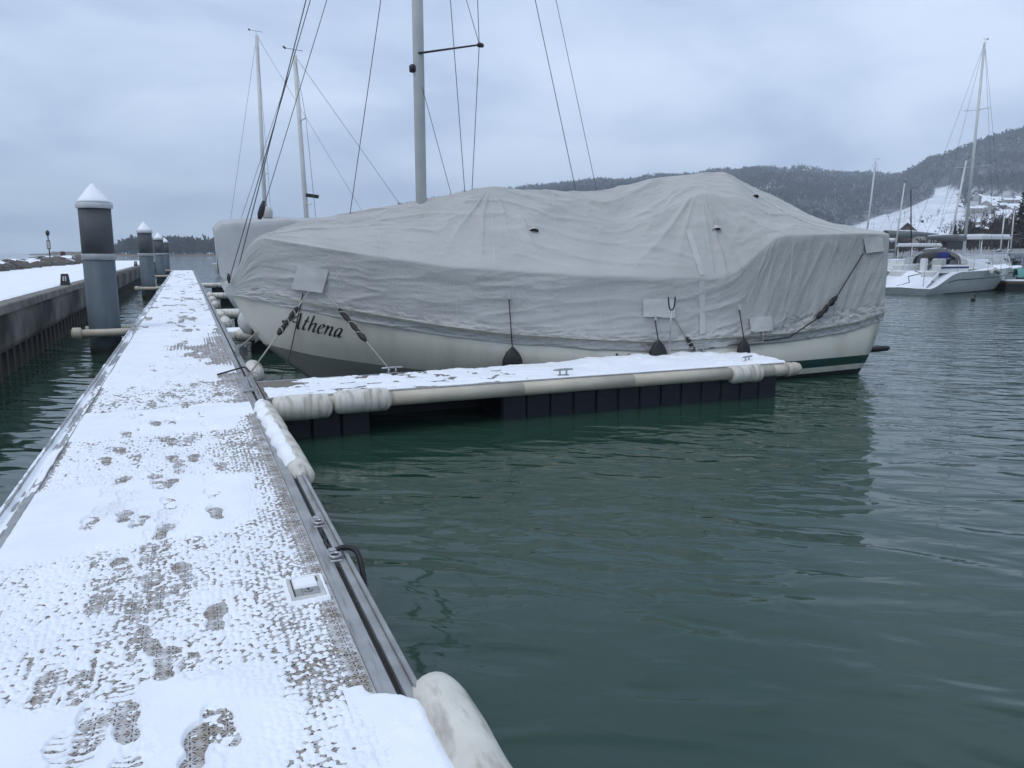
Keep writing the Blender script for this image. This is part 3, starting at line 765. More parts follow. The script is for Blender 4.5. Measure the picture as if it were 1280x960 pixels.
# bare slatted strips around the finger joint and the berth beyond
h = h - .024 * sst(.10, .42, X) * np.exp(-((Y - 11.0) / .55) ** 2) * (.6 + .8 * fbm(X * 20, Y * 3, 41, 2))
h = h - .027 * sst(.05, .40, X) * sst(11.8, 12.6, Y) * (1 - sst(16.5, 18.5, Y)) * (.10 + .45 * (.5 + .5 * np.cos(2 * np.pi * X / .048)) + .55 * fbm(X * 26, Y * 1.2, 42, 2))
h = h - .026 * np.exp(-((Y - 14.6) / .45) ** 2) * sst(-.55, -.2, X) * (.55 + .5 * np.cos(2 * np.pi * X / .055))
h = h - .022 * sst(.50, .62, fbm(X * 4, Y * 1.1, 43)) * sst(11, 13, Y) * (1 - sst(17, 22, Y)) * sst(-.5, .1, X)
h = h - .016 * sst(.56, .68, fbm(X * 4, Y * .9, 44)) * sst(14, 20, Y) - .012 * np.exp(-((np.mod(Y - 3.0 + .1, PER) - .1) / .05) ** 2) * sst(.4, .6, fbm(X * 5, Y, 46)) * sst(8, 12, Y)
# trampled middle of the grid panels
tr = np.exp(-(((X + .38) / .34) ** 2)) * sst(3.0, 3.3, Y) * (1 - sst(4.5, 4.85, Y))
h = h - .005 * tr * sst(.42, .62, fbm(X * 7, Y * 6, 45))
# footprints: (px, py, depth, tread)
FP = [(125,748,1,0),(152,706,.9,0),(174,651,1.2,0),(270,640,1.2,0),(127,640,.5,1),(132,574,1.0,0),(153,600,1.0,1),(212,603,1.0,0),(212,628,.8,0),(242,571,1.1,0),(216,572,.9,0),
      (205,680,.7,0),(230,712,.9,0),(245,676,.7,0),(270,768,1.3,0),(190,726,.9,0),(196,745,.9,0),(170,808,.9,0),(208,826,1.0,0),(240,832,.7,0),(148,876,.6,1),(248,930,1.5,0),(76,944,.6,1),(178,944,.5,0),(290,935,.3,1),
      (266,617,.7,0),(237,548,.9,0),(214,528,.7,1),(160,523,.5,1),(190,505,.5,1),(218,525,.4,1),(254,517,.7,1),(189,545,.5,0),(232,507,.5,1),(205,492,.4,1),(170,490,.4,0),(222,480,.5,1),(196,463,.6,0),(240,470,.4,1),(178,470,.5,0),(190,456,.5,0),(216,452,.4,0),(212,440,.4,0),(203,431,.4,0),(228,420,.5,0),(215,412,.4,0),(262,598,.3,1),(160,552,.4,1),(182,640,.3,1)]
gf = random.Random(11)
for k in range(14):                                # trodden middle of the near panels
    xk, yk = gf.gauss(-.36, .20), gf.uniform(2.7, 8.2); q = proj((xk, yk, DZ)); FP.append((q[0], q[1], gf.uniform(.7, 1.1), int(gf.random() < .3)))
for pas, (x0_, d0_) in enumerate(((-.50, .75), (-.30, .95), (-.16, .7), (-.40, .55))):      # four people's tracks, step by step
    yk = 2.5 + .37 * pas
    while yk < 42:
        sd_ = 1 if int(yk / .66) % 2 else -1
        xk = x0_ + .09 * sd_ + .10 * math.sin(yk * .55 + pas * 1.7) + .012 * yk * (pas - 1) * .3 + gf.gauss(0, .02)
        q = proj((xk, yk, DZ)); FP.append((q[0], q[1], gf.uniform(.45, 1.0) * d0_ * (1 if yk < 9 else .75), int(gf.random() < .4))); yk += .66 + gf.gauss(0, .03)
for k in range(16):                                # more prints along the walked line, fainter with distance
    yk = 5.2 + 20 * (k / 16) ** 1.3; xk = -.28 + .05 * yk / 10 + gf.choice((-.13, .12)) + gf.gauss(0, .16)
    q = proj((xk, yk, DZ)); FP.append((q[0], q[1], gf.uniform(.35, .95), int(gf.random() < .45)))
for (fx, fy, dp, tread) in FP:
    c = uz(fx, fy, DZ + .012); an_ = gf.uniform(-.22, .22)
    sel = np.where((ys > c[1] - .3) & (ys < c[1] + .3))[0]
    if len(sel) == 0: continue
    sl = slice(sel[0], sel[-1] + 1)
    dx = X[sl] - c[0]; dy = Y[sl] - c[1]
    a = dx * math.sin(an_) + dy * math.cos(an_); bb = dx * math.cos(an_) - dy * math.sin(an_)
    bb = bb + .010 * (vn(X[sl] * 25, Y[sl] * 25, 51) - .5); a = a + .02 * (vn(X[sl] * 18, Y[sl] * 18, 52) - .5)
    def ell(c0, sa, sb_): return np.sqrt(((a - c0) / sa) ** 2 + (bb / sb_) ** 2)
    e_ = np.minimum(np.minimum(ell(.050, .098, .055), ell(-.095, .060, .043)), ell(-.035, .065, .036))
    ins = 1 - sst(.90, 1.06, e_); rim = np.exp(-((e_ - 1.16) / .10) ** 2)
    if tread:
        bars = .5 + .5 * np.cos(2 * np.pi * (a - .35 * np.abs(bb)) / .036)
        h[sl] = h[sl] - ins * dp * (.006 + .034 * bars * bars)
    else:
        bars = .5 + .5 * np.cos(2 * np.pi * a / .030)
        h[sl] = h[sl] * (1 - ins * min(dp, 1)) + ins * (-.0042 * dp + .013 * (fbm(X[sl] * 30, Y[sl] * 26, 53, 3) - .5) + .008 * (vn(X[sl] * 120, Y[sl] * 100, 54) - .5) + .0015 * (bars - .6) + .006 * max(0, .9 - dp))
    h[sl] = h[sl] + .0035 * rim * dp
# a heap pushed up at the toe of some prints, a wavy trace at lower right
for (fx, fy, rr, hh_) in ((265, 745, .07, .02), (250, 858, .09, .02), (340, 545, .05, .0)):
    c = uz(fx, fy, DZ); h = h + hh_ * np.exp(-(((X - c[0]) / (rr * 1.3)) ** 2 + ((Y - c[1]) / (rr * .7)) ** 2)) * (.7 + .6 * n1)
# clear round the service flap; snow lies on the flap's back half
ring = (np.abs(X - hx) < .12) & (np.abs(Y - hy) < .165)
h = np.where((np.abs(X - hx) < .10) & (np.abs(Y - hy) < .15), .012 + .012 * n1, h)
h = np.where((np.abs(X - hx) < .075) & (Y > hy - .115) & (Y < hy + .12), .008, h)
h = np.where((np.abs(X - hx) < .056) & (Y > hy - .012) & (Y < hy + .098), .032 + .006 * n1, h)
# near right: thick drift against the big fender
h = h + .022 * sst(.30, .56, X) * (1 - sst(2.55, 2.75, Y)) * (.4 + n2)
h = np.where(X > RI - .004, np.where(Y < 2.65, h, -.01), h)
edge = (1 - sst(LI + .01, LI + .05, X))
h = h - edge * .012 * (1 - .6 * (1 - tex))
h = np.maximum(h, -.008)
Zs = DZ + h
Vs = np.stack([X, Y, Zs], -1).reshape(-1, 3)
tag(obj('dock_snow', npmesh('dock_snow', Vs, gridfaces(len(ys), len(xs)), 'snow')), 'trodden snow with footprints lying on the floating dock', 'snow', kind='stuff')
# thin snow on the left rail
ysr = np.concatenate([np.arange(-1, 20, .03), np.arange(20, DEND, .2)]); xr = np.linspace(DX0 + .002, LI - .005, 12)
Xr, Yr = np.meshgrid(xr, ysr)
zr_ = np.where(Xr < DX0 + .03, .034, np.where(Xr > LI - .055, .014, -.010)) 
zr_ = gauss(zr_, .6, 1) + .05 * (fbm(Xr * 5, Yr * .9, 61) - .56) + .012 * (fbm(Xr * 20, Yr * 12, 62) - .5)
zr_ = np.minimum(zr_, .048)
tag(obj('rail_snow', npmesh('rail_snow', np.stack([Xr, Yr, DZ + zr_], -1).reshape(-1, 3), gridfaces(len(ysr), len(xr)), 'snow')), 'thin line of snow on the left dock rail', 'snow', kind='stuff')

# ---- mooring lugs in the rail slot, the black line between them and the hose over the edge
SXc = RI + .080
def lug(px, py, label):
    p = uz(px, py, DZ + .02); t = thing('mooring_lug', label, 'mooring eye', (SXc, p[1], DZ + .012), 0, 'steel mooring lugs in the dock rail')
    b = MB(); b.box(-.034, .034, -.09, .09, -.03, .012, ch=.008); b.build('foot', 'steel', t)
    b = MB(); pts = [(.030 * math.cos(a) , -.045 + .034 * math.sin(a), .022) for a in np.linspace(0, 2 * math.pi, 17)]
    b.tube(pts, .010, 8, caps=False); b.build('ring', 'steel', t)
    b = MB(); b.box(-.020, .020, .02, .06, .012, .030, ch=.006); b.build('nut', 'steel', t)
    return p[1]
l1 = lug(396, 652, 'steel mooring lug in the dock rail, the farther of two')
l2 = lug(419, 693, 'steel mooring lug in the dock rail, the nearer with a black hose')
b = MB(); pts = crom([(SXc, l1 - .12, DZ + .012), (SXc - .008, l1 - .2, DZ + .016), (SXc + .004, (l1 + l2) / 2, DZ + .004), (SXc - .012, l2 + .22, DZ + .018), (SXc, l2 + .1, DZ + .016)], 5)
b.tube(pts, .010, 6); tag(b.build('black_cord', 'rubber'), 'short black cord lying in the rail slot between two steel lugs', 'cord')
b = MB(); pts = crom([(SXc + .02, l2 + .04, DZ + .03), (DX1 - .01, l2 + .02, DZ + .045), (DX1 + .045, l2 - .05, DZ + .03), (DX1 + .055, l2 - .16, .40), (DX1 + .05, l2 - .24, .2), (DX1 + .04, l2 - .26, -.2)], 6)
b.tube(pts, .015, 8); tag(b.build('rubber_hose', 'rubber'), 'black rubber hose bent over the dock edge into the water', 'hose')

# ---- cream foam fenders
def tube_fender(name, label, pts, prof, mt='fender', group='cream dock fenders', n=22):
    """pts: axis start/end; prof: (t, radius)"""
    a, c = np.array(pts[0], float), np.array(pts[1], float)
    t = thing(name, label, 'fender', tuple((a + c) / 2), 0, group)
    tt = np.linspace(0, 1, 34); rr = np.interp(tt, [q[0] for q in prof], [q[1] for q in prof])
    m0 = (a + c) / 2
    b = MB(); b.tube([tuple(a + (c - a) * f - m0) for f in tt], [float(v) for v in rr], n); b.build('body', mt, t)
    L = np.linalg.norm(c - a); e = (c - a) / L
    for s in (a, c):
        q = MB(); d = e if s is c else -e
        q.tube([tuple(s - m0 - d * .01), tuple(s - m0 + d * .012)], [rr[0] * .75 if s is a else rr[-1] * .75, rr[0] * .45 if s is a else rr[-1] * .45], n); q.build('end_cap', mt, t)
    return t
ROUND = [(0, .05), (.012, .075), (.035, .098), (.08, .112), (.2, .115), (.32, .104), (.45, .112), (.7, .135), (.93, .12), (1, .06)]
tube_fender('dock_fender', 'large cream fender on the dock edge at the bottom of the picture', [(.775, 2.70, .462), (.775, .85, .462)], ROUND)
tube_fender('dock_fender', 'cream dock fender below the finger joint, nearer half of the snowy pair', [(.715, 5.72, .475), (.70, 7.25, .48)], [(0, .04), (.02, .07), (.06, .092), (.5, .10), (.93, .092), (1, .05)])
tube_fender('dock_fender', 'cream dock fender below the finger joint, farther half of the snowy pair', [(.70, 7.27, .48), (.68, 8.75, .48)], [(0, .05), (.03, .085), (.08, .10), (.5, .105), (.93, .095), (1, .05)])
tube_fender('dock_fender', 'short cream fender on the dock edge in front of the bow', [(.80, 11.35, .42), (.84, 12.3, .43)], [(0, .06), (.05, .11), (.12, .14), (.6, .145), (.9, .12), (1, .06)])
def snowcap(axis, r, a0, a1, thick, seed, L=60, lump=8.0, name='fender_snow', label='lumps of snow lying on the pair of dock fenders'):
    a, c = np.array(axis[0], float), np.array(axis[1], float); e = (c - a); Ln = np.linalg.norm(e); e = e / Ln
    u_ = np.array([0, 0, 1.0]); s_ = np.cross(e, u_); s_ /= np.linalg.norm(s_); rows = []
    for t in np.linspace(0, 1, L):
        row = []
        for an in np.linspace(a0, a1, 16):
            f = math.sin(math.pi * (an - a0) / (a1 - a0)) ** .5 * min(1, t * 8, (1 - t) * 8)
            th = -.006 + f * thick * (.35 + 1.0 * float(fbm(t * Ln * lump, an * 1.3, seed, 3))) * (1 + .5 * math.cos(t * Ln * lump * 6.0))
            row.append(tuple(a + e * Ln * t + (u_ * math.cos(an) + s_ * math.sin(an)) * (r + th)))
        rows.append(row)
    b = MB(); b.sheet(rows); o = b.build(name, 'snow'); return tag(o, label, 'snow', kind='stuff')
snowcap([(.705, 6.0, .475), (.68, 8.7, .48)], .098, -1.9, .05, .028, 71, 130, 2.6)
yd = np.arange(.6, 2.74, .012); xd = np.linspace(RI - .12, .735, 34); Xd, Yd = np.meshgrid(xd, yd)
edge_ = .715 + .04 * (fbm(Yd * 5, 0 * Yd, 91, 3) - .5) - .20 * sst(2.50, 2.72, Yd)
hd = .034 * sst(-.11, .05, Xd - RI) * (1 - sst(-.07, .0, Xd - edge_)) * (.6 + .8 * fbm(Xd * 14, Yd * 12, 92)) - .012 * sst(-.01, .01, Xd - edge_) + .004
tag(obj('rail_drift', npmesh('rail_drift', np.stack([Xd, Yd, DZ + .004 + hd - .03 * sst(-.004, .012, Xd - edge_)], -1).reshape(-1, 3), gridfaces(len(yd), len(xd)), 'snow')), 'snow drift over the rail beside the large near fender', 'snow', kind='stuff')

# ---- dock cleats
def cleat(loc, rz, label, s=1.0, group='cleats'):
    t = thing('cleat', label, 'cleat', loc, rz, group)
    b = MB(); b.tube([(-.15*s, 0, .075*s), (-.13*s, 0, .08*s), (0, 0, .082*s), (.13*s, 0, .08*s), (.15*s, 0, .075*s)], [.007*s, .013*s, .016*s, .013*s, .007*s], 8); b.build('horn', 'steel', t)
    for q in (-.05, .05):
        b = MB(); b.tube([(q*s, 0, .004), (q*s, 0, .075*s)], .013*s, 8); b.build('post', 'steel', t)
    b = MB(); b.box(-.08*s, .08*s, -.03*s, .03*s, 0, .012*s, ch=.003); b.build('base_plate', 'steel', t)
t = thing('folding_cleat', 'upright grey folding cleat on the dock corner beside the finger', 'cleat', (.60, 9.62, DZ + .01))
b = MB(); b.obox((0, .04, .07), (-.25, .3, 1), .10, .03, .012); b.build('flap', 'steel', t)
b = MB(); b.box(-.06, .06, -.08, .06, 0, .03, ch=.01); b.build('base_plate', 'steel', t)

# ================================================================== FINGER PONTOON
FY0, FY1, FX1 = 9.06, 10.36, 8.32
fing = thing('finger_pontoon', 'snowy finger pontoon with a cream edge tube beside the covered sailboat', 'pontoon', (.74, 9.7, 0))
OX, OY = .74, 9.7
def fb(b, name, mt): return rel(b, fing).build(name, mt, fing)
x = .745
for i in range(5):
    e = x + (FX1 - .745) / 5
    b = MB(); b.box(x + .003, e - .003, FY0 + .05, FY1 - .05, .44, DZ - .004); fb(b, 'deck_panel', 'deck')
    x = e
b = MB(); b.box(.745, FX1, FY0 + .0, FY0 + .047, .36, DZ + .006, ch=.004); fb(b, 'edge_rail', 'alu')
b = MB(); b.box(.745, FX1, FY1 - .047, FY1, .36, DZ + .006, ch=.004); fb(b, 'edge_rail', 'alu')
b = MB(); b.box(FX1, FX1 + .04, FY0 + .0, FY1, .36, DZ + .004, ch=.004); fb(b, 'end_rail', 'alu')
for x0, x1 in ((2.2, 3.9), (3.905, 5.55), (5.555, 7.2), (7.205, 7.97)):
    b = MB(); b.tube([(x0, FY0 - .085, .415), (x1, FY0 - .085, .415)], .088, 20); fb(b, 'edge_tube', 'tube')
b = MB(); b.tube([(.95, FY0 - .085, .415), (2.198, FY0 - .085, .415)], .085, 20); fb(b, 'edge_tube', 'tube')
b = MB(); b.tube([(7.975, FY0 - .085, .415), (8.24, FY0 - .085, .415)], .086, 20); fb(b, 'edge_tube', 'tube')
b = MB(); b.tube([(8.240, FY0 - .085, .415), (8.250, FY0 - .085, .415), (8.310, FY0 - .085, .415), (8.320, FY0 - .085, .415), (8.325, FY0-.085, .415), (8.440, FY0 - .06, .415), (8.500, FY0 - .03, .415), (8.520, FY0 - .02, .415)],
                 [.088, .108, .108, .09, .1, .1, .085, .05], 20); fb(b, 'tube_elbow', 'tube')
def floatbox(x0, x1, nm='float'):
    n = max(2, int(round((x1 - x0) / .36))); w_ = (x1 - x0) / n
    for i in range(n):
        a = x0 + i * w_
        b = MB(); prof = [(a + .004, .038), (a + .02, .02), (a + w_ - .02, .02), (a + w_ - .004, .038)]
        b.sheet([[(px_, FY0 + .02 + dy, z) for px_, dy in prof] for z in (.40, .10, -.5)], sm=False)
        fb(b, 'float_rib', 'navy')
    b = MB(); b.box(x0, x1, FY0 + .075, FY1 - .06, -.5, .40); fb(b, nm, 'navy')
floatbox(3.68, 8.20); floatbox(.90, 1.95)
b = MB(); b.box(1.96, 3.67, FY1 - .32, FY1 - .12, -.12, .40); fb(b, 'added_dark_box', 'blackfloat')  # added black box behind the gap between the floats, keeps it dark
tube_fender('tube_fender', 'grimy cream sleeve fender on the finger tube next to the dock', [(.80, FY0 - .13, .40), (1.46, FY0 - .135, .40)], [(0, .09), (.03, .125), (.08, .142), (.5, .15), (.93, .142), (1, .09)], group='sleeve fenders on the finger tube')
tube_fender('tube_fender', 'cream sleeve fender on the finger tube, second from the dock', [(1.49, FY0 - .11, .42), (2.16, FY0 - .11, .42)], [(0, .09), (.03, .12), (.08, .138), (.5, .14), (.93, .138), (1, .09)], group='sleeve fenders on the finger tube')
tube_fender('tube_fender', 'stained cream sleeve fender near the outer end of the finger', [(7.20, FY0 - .10, .40), (7.74, FY0 - .10, .40)], [(0, .09), (.03, .125), (.08, .135), (.5, .125), (.93, .135), (1, .09)], group='sleeve fenders on the finger tube')
xs = np.linspace(.78, FX1 + .02, 380); ys = np.linspace(FY0 + .03, FY1 - .01, 70); X, Y = np.meshgrid(xs, ys)
hf_ = .022 + .030 * (fbm(X * 2.0, Y * 2.5, 81) - .5) + .022 * (fbm(X * 9, Y * 9, 82) - .5)
hf_ = hf_ + .12 * sst(4.6, 5.6, X) * sst(9.5, 10.0, Y) * (fbm(X * 2.4, Y * 2, 83) - .25) + .05 * sst(6.6, 7.4, X) * (fbm(X * 6, Y * 6, 84) - .3)
hf_ = hf_ - .03 * (1 - sst(3.0, 5.2, X)) * sst(.48, .66, fbm(X * 6, Y * 9, 85)) - .06 * (1 - sst(.95, 1.5, X)) * sst(9.7, 10.1, Y)
hf_ = hf_ * sst(0, .05, Y - FY0 - .02) * sst(0, .03, FY1 - Y) - .004
hf_ = np.where(Y > FY0 + .06, hf_, np.minimum(hf_, .012))
tag(obj('finger_snow', npmesh('finger_snow', np.stack([X, Y, DZ + np.maximum(hf_, -.006)], -1).reshape(-1, 3), gridfaces(len(ys), len(xs)), 'snow')), 'lumpy snow lying along the finger pontoon', 'snow', kind='stuff')
cleat((4.62, 9.22, DZ + .012), 0, 'steel cleat on the near edge of the finger, halfway along')
cleat((2.53, 10.30, DZ + .012), 0, 'steel cleat on the far edge of the finger with a bow line')
cleat((7.60, 10.24, DZ + .03), 0, 'steel cleat at the outer end of the finger with two ropes', 1.2)
cleat((7.78, 9.30, DZ + .02), .3, 'snowy steel cleat on the near outer corner of the finger', .9)

# ================================================================== THE COVERED SAILBOAT
BS = np.array([11.15, 11.15]); BB = np.array([.78, 12.6]); BLn = np.linalg.norm(BB - BS)
ba = (BB - BS) / BLn; bn = np.array([-ba[1], ba[0]])          # local x: towards the bow, local y: towards the camera
brz = math.atan2(ba[1], ba[0])
def b2w(p): return np.array([BS[0] + ba[0] * p[0] + bn[0] * p[1], BS[1] + ba[1] * p[0] + bn[1] * p[1], p[2]])
def w2b(p): q = np.asarray(p[:2]) - BS; return np.array([q @ ba, q @ bn, p[2]])
def onplane(px, py, v):
    d = ray(px, py); t = (v + BS @ bn) / (d[:2] @ bn); return w2b(EYE + d * t)
o_loc = Vector(w2b(EYE))
def cast(bvh, px, py, off=0.0):
    d = ray(px, py); dl = Vector((float(d[:2] @ ba), float(d[:2] @ bn), float(d[2]))).normalized()
    h = bvh.ray_cast(o_loc, dl)
    if h[0] is None: return None, None
    nrm = h[1] if h[1].dot(dl) < 0 else -h[1]
    return h[0] + nrm * off, nrm
boat = thing('sailboat', 'cream sailboat under a grey winter cover, name lettered on the bow', 'sailboat', (BS[0], BS[1], 0), brz)

UT, UB = -.42, 10.66
def sm_interp(x, xp, fp, sig=.22):
    g = np.linspace(-1.5, 12, 1351); return np.interp(x, g, gauss(np.interp(g, xp, fp), sig / .01))
def hbm(u): return sm_interp(np.clip(u, UT, 10.75), [-.5, 1.2, 3.2, 5.5, 7.0, 8.6, 9.4, 10.0, 10.45, 10.75], [.97, 1.22, 1.42, 1.45, 1.27, .88, .58, .30, .12, .0], .18)
def zhem(u): return sm_interp(u, [-.5, .2, 1.6, 2.6, 4.3, 5.0, 6.6, 7.5, 9.16, 10.03, 10.54, 10.9], [.965, .79, .655, .63, .60, .645, .775, .895, 1.19, 1.36, 1.50, 1.60], .12)
# hull: levels from below the water up to the sheer
LV = [-.45, -.2, 0.0, .07, .17, .32, .45, .6, .75, .9, 1.0]
def stem_u(z): return float(np.interp(z, [-.5, -.2, 0, .18, .45, .74, 1.1, 1.6, 1.9], [8.3, 8.95, 9.28, 9.55, 9.90, 10.20, 10.44, 10.68, 10.74]))
def tran_u(z): return float(np.interp(z, [-.5, 0, .96, 1.2], [.15, -.10, -.44, -.50]))
NT = 90; ts = np.linspace(0, 1, NT) ; ts = ts ** .9
lev = np.linspace(0, 1, 22)
near = np.zeros((len(lev), NT, 3))
for j, f in enumerate(lev):
    for i, t_ in enumerate(ts):
        # height of this level at this station
        u = UT + (UB - UT) * t_
        for _ in range(3):
            zt = float(zhem(u)) + .16; z = -.55 + (zt + .55) * f
            u0, u1 = tran_u(z), stem_u(z); u = u0 + (u1 - u0) * t_
        # half breadth: fuller up, finer towards the water
        wl_ = np.clip((z + .55) / (zt + .55), 0, 1)
        q = (1 - t_)
        full = float(hbm(UT + (10.75 - UT) * t_))
        mid = math.sin(math.pi * min(1, wl_ * .62 + .10)) ** .55 if wl_ < 1 else 1
        fl = min(1.0, mid) * (1 - (1 - wl_) * (.05 + .42 * sst(.45, 1, t_)))
        near[j, i] = (u, full * fl if i < NT - 1 else .006, z)
far = near[:, ::-1].copy(); far[..., 1] *= -1
HV = np.concatenate([near, far], 1)               # stern(near) -> bow -> stern(far)
nc = HV.shape[1]
fcs = gridfaces(len(lev), nc, True)
cen = HV.reshape(-1, 3)[fcs].mean(1)
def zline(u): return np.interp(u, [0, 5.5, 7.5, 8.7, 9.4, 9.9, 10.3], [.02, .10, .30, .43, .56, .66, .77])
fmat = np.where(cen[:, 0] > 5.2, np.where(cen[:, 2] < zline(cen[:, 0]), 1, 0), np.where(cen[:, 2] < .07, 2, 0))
hull_me = npmesh('hull', HV.reshape(-1, 3), fcs, ['gel', 'bow_grey', 'antifoul'], True, np.zeros(len(fcs)))
# colour bands follow the paint line through a height rule, so they stay crisp
def make_hullcolours():
    m = M['gel'].copy(); m.name = 'hull_colours'; n, l = m.node_tree.nodes, m.node_tree.links
    b = n['Principled BSDF']; base = b.inputs['Base Color'].links[0].from_socket
    t = n.new('ShaderNodeTexCoord'); s = n.new('ShaderNodeSeparateXYZ'); l.new(t.outputs['Object'], s.inputs[0])
    def mm(op, a, bb):
        q = n.new('ShaderNodeMath'); q.operation = op
        for i, v in enumerate((a, bb)):
            if isinstance(v, (int, float)): q.inputs[i].default_value = v
            else: l.new(v, q.inputs[i])
        return q.outputs[0]
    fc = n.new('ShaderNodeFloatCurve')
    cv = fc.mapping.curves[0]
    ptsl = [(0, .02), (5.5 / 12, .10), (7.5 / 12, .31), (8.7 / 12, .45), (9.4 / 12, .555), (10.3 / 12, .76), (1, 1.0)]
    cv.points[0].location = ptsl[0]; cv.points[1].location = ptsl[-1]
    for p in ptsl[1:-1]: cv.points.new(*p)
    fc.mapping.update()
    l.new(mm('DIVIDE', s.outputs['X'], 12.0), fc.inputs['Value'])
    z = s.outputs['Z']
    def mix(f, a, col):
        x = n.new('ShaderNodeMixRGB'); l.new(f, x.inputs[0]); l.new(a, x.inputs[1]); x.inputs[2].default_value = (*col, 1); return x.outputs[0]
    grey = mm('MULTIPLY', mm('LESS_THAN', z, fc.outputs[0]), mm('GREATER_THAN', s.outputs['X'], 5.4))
    c = mix(grey, base, (.20, .205, .19))  # flat grey below the line that rises towards the bow
    aft = mm('LESS_THAN', s.outputs['X'], 5.4)
    zs = mm('SUBTRACT', z, mm('MULTIPLY', mm('SUBTRACT', 1.5, s.outputs['X']), .012))
    c = mix(mm('MULTIPLY', aft, mm('MULTIPLY', mm('GREATER_THAN', zs, .175), mm('LESS_THAN', zs, .325))), c, (.008, .042, .033))
    c = mix(mm('MULTIPLY', aft, mm('LESS_THAN', zs, .075)), c, (.013, .014, .016))
    l.new(c, b.inputs['Base Color']); return m
hull_me.materials.clear(); hull_me.materials.append(make_hullcolours())
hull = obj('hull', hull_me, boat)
dk = MB(); dk.sheet([[tuple(near[-1, i] - (0, 0, .02)) for i in range(NT)], [(near[-1, i, 0], 0, near[-1, i, 2] + .03) for i in range(NT)], [(near[-1, i, 0], -near[-1, i, 1], near[-1, i, 2] - .02) for i in range(NT)]])
dk.build('deck', 'white', boat)
hull_bvh = BVHTree.FromPolygons([tuple(v) for v in HV.reshape(-1, 3)], [tuple(int(i) for i in f) for f in fcs])

# ---- the winter cover, lofted over hem, lifeline, shoulder and ridge
NU, NVn = 860, 84
U = np.linspace(-.46, 10.70, NU)
zR = sm_interp(U, [-.5, .3, 2.30, 2.69, 3.45, 4.63, 5.6, 6.58, 7.76, 8.77, 9.51, 10.05, 10.26, 10.70], [2.55, 2.72, 3.57, 3.53, 3.45, 3.21, 3.17, 3.21, 2.98, 2.78, 2.65, 2.48, 2.38, 1.60], .06)
zL = sm_interp(U, [-.5, .12, 1.8, 2.0, 2.7, 3.1, 4.32, 5.52, 7.46, 9.12, 10.16, 10.3, 10.7], [2.48, 2.49, 2.43, 2.40, 1.86, 1.75, 1.77, 1.81, 1.95, 2.20, 2.38, 2.28, 1.58], .05)
vL = np.maximum(hbm(U) * .94, 0) + .01
vL = np.where(U > 10.0, np.minimum(vL, np.interp(U, [10.0, 10.2, 10.5, 10.7], [.30, .20, .10, .03])), vL)
zH = zhem(U); zH = np.where(U > 10.5, zH - .03 * (U - 10.5) / .2, zH)
# sides of the hull at hem height
def hull_half(u, z):
    h = hull_bvh.ray_cast(Vector((float(u), 4.0, float(z))), Vector((0, -1, 0)))
    return h[0].y if h[0] is not None and h[0].y > 0 else .0
vH = np.array([hull_half(np.clip(u, -.30, 10.6), z + .02) for u, z in zip(U, zH)]); vH = gauss(np.maximum(vH, .0), 8) + .035
vH = np.where(U > 10.45, np.interp(U, [10.45, 10.7], [float(np.interp(10.45, U, vH)), .02]), vH)
# shoulder between lifeline and ridge
sv = sm_interp(U, [-.5, 1.4, 1.95, 2.3, 3.0, 3.6, 4.6, 6.6, 9, 10.7], [.50, .60, .82, .72, .58, .58, .62, .50, .34, .02], .12)
fr_ = 1 - np.clip(sv / np.maximum(vL, .02), 0, 1)
zS_lin = zL + (zR - zL) * fr_
zS = zS_lin + sm_interp(U, [-.5, 1.3, 1.9, 2.3, 3.0, 3.5, 4.4, 5.4, 6.3, 7.2, 9.5, 10.2], [.04, .03, .02, .30, .44, .16, -.16, -.12, .05, -.02, -.03, 0], .10)
prof_s = np.concatenate([np.linspace(0, .1, 34), np.linspace(.1, 1, 150)[1:]]); NVn = len(prof_s)
knots = np.array([0, .40, .70, 1.0])
PV = np.stack([vH, vL, sv, 0 * U], 0); PZ = np.stack([zH, zL, zS, zR], 0)
Vn_ = np.zeros((NVn, NU)); Zn_ = np.zeros((NVn, NU))
for i in range(NU):
    Vn_[:, i] = np.interp(prof_s, knots, PV[:, i]); Zn_[:, i] = np.interp(prof_s, knots, PZ[:, i])
full = lambda A, s: np.concatenate([A, s * A[-2::-1]], 0)
VV = full(Vn_, -1); ZZ = full(Zn_, 1)
VV = gauss(VV, 1.1, 0); ZZ = gauss(ZZ, 1.1, 0)
ridge_soft = gauss(ZZ, 4.4, 1); ZZ = .6 * ZZ + .4 * ridge_soft
UU = np.tile(U, (VV.shape[0], 1))
S_ = np.concatenate([prof_s, 2 - prof_s[-2::-1]])[:, None] + 0 * UU        # 0 hem .. 1 ridge .. 2 far hem
side = np.where(S_ <= 1, 1, -1); sN = np.where(S_ <= 1, S_, 2 - S_)
# folds
arc = sN * 2.6                                                            # rough metres up the cloth
def radial(u0, s0, k, A, r0, seed, swirl=0.0):
    dx = UU - u0; dy = (arc - s0 * 2.6); r = np.hypot(dx, dy) + 1e-4; th = np.arctan2(dx, -dy) + swirl * r
    wv = np.sin(k * th + 3.0 * vn(th * 2.2 + seed, r * .9, seed)) ; wv = np.sign(wv) * np.abs(wv) ** 1.2
    return A * wv * sst(0.05, .35, r) * np.exp(-(r / r0) ** 2) * (.35 + .9 * vn(th * 3.3, seed * 1.7 + 0 * r, seed + 1))
D = np.zeros_like(UU)
crease = lambda n, p=3.0: np.clip(1 - np.abs(2 * n - 1) * 1.25, 0, 1) ** p - .33
ridged = lambda n: 1 - np.abs(2 * n - 1)
top = sst(.41, .50, sN); lowm = 1 - sst(.37, .41, sN)
sharp = lambda x: (1 - np.abs(np.sin(x))) ** 1.6 - .25
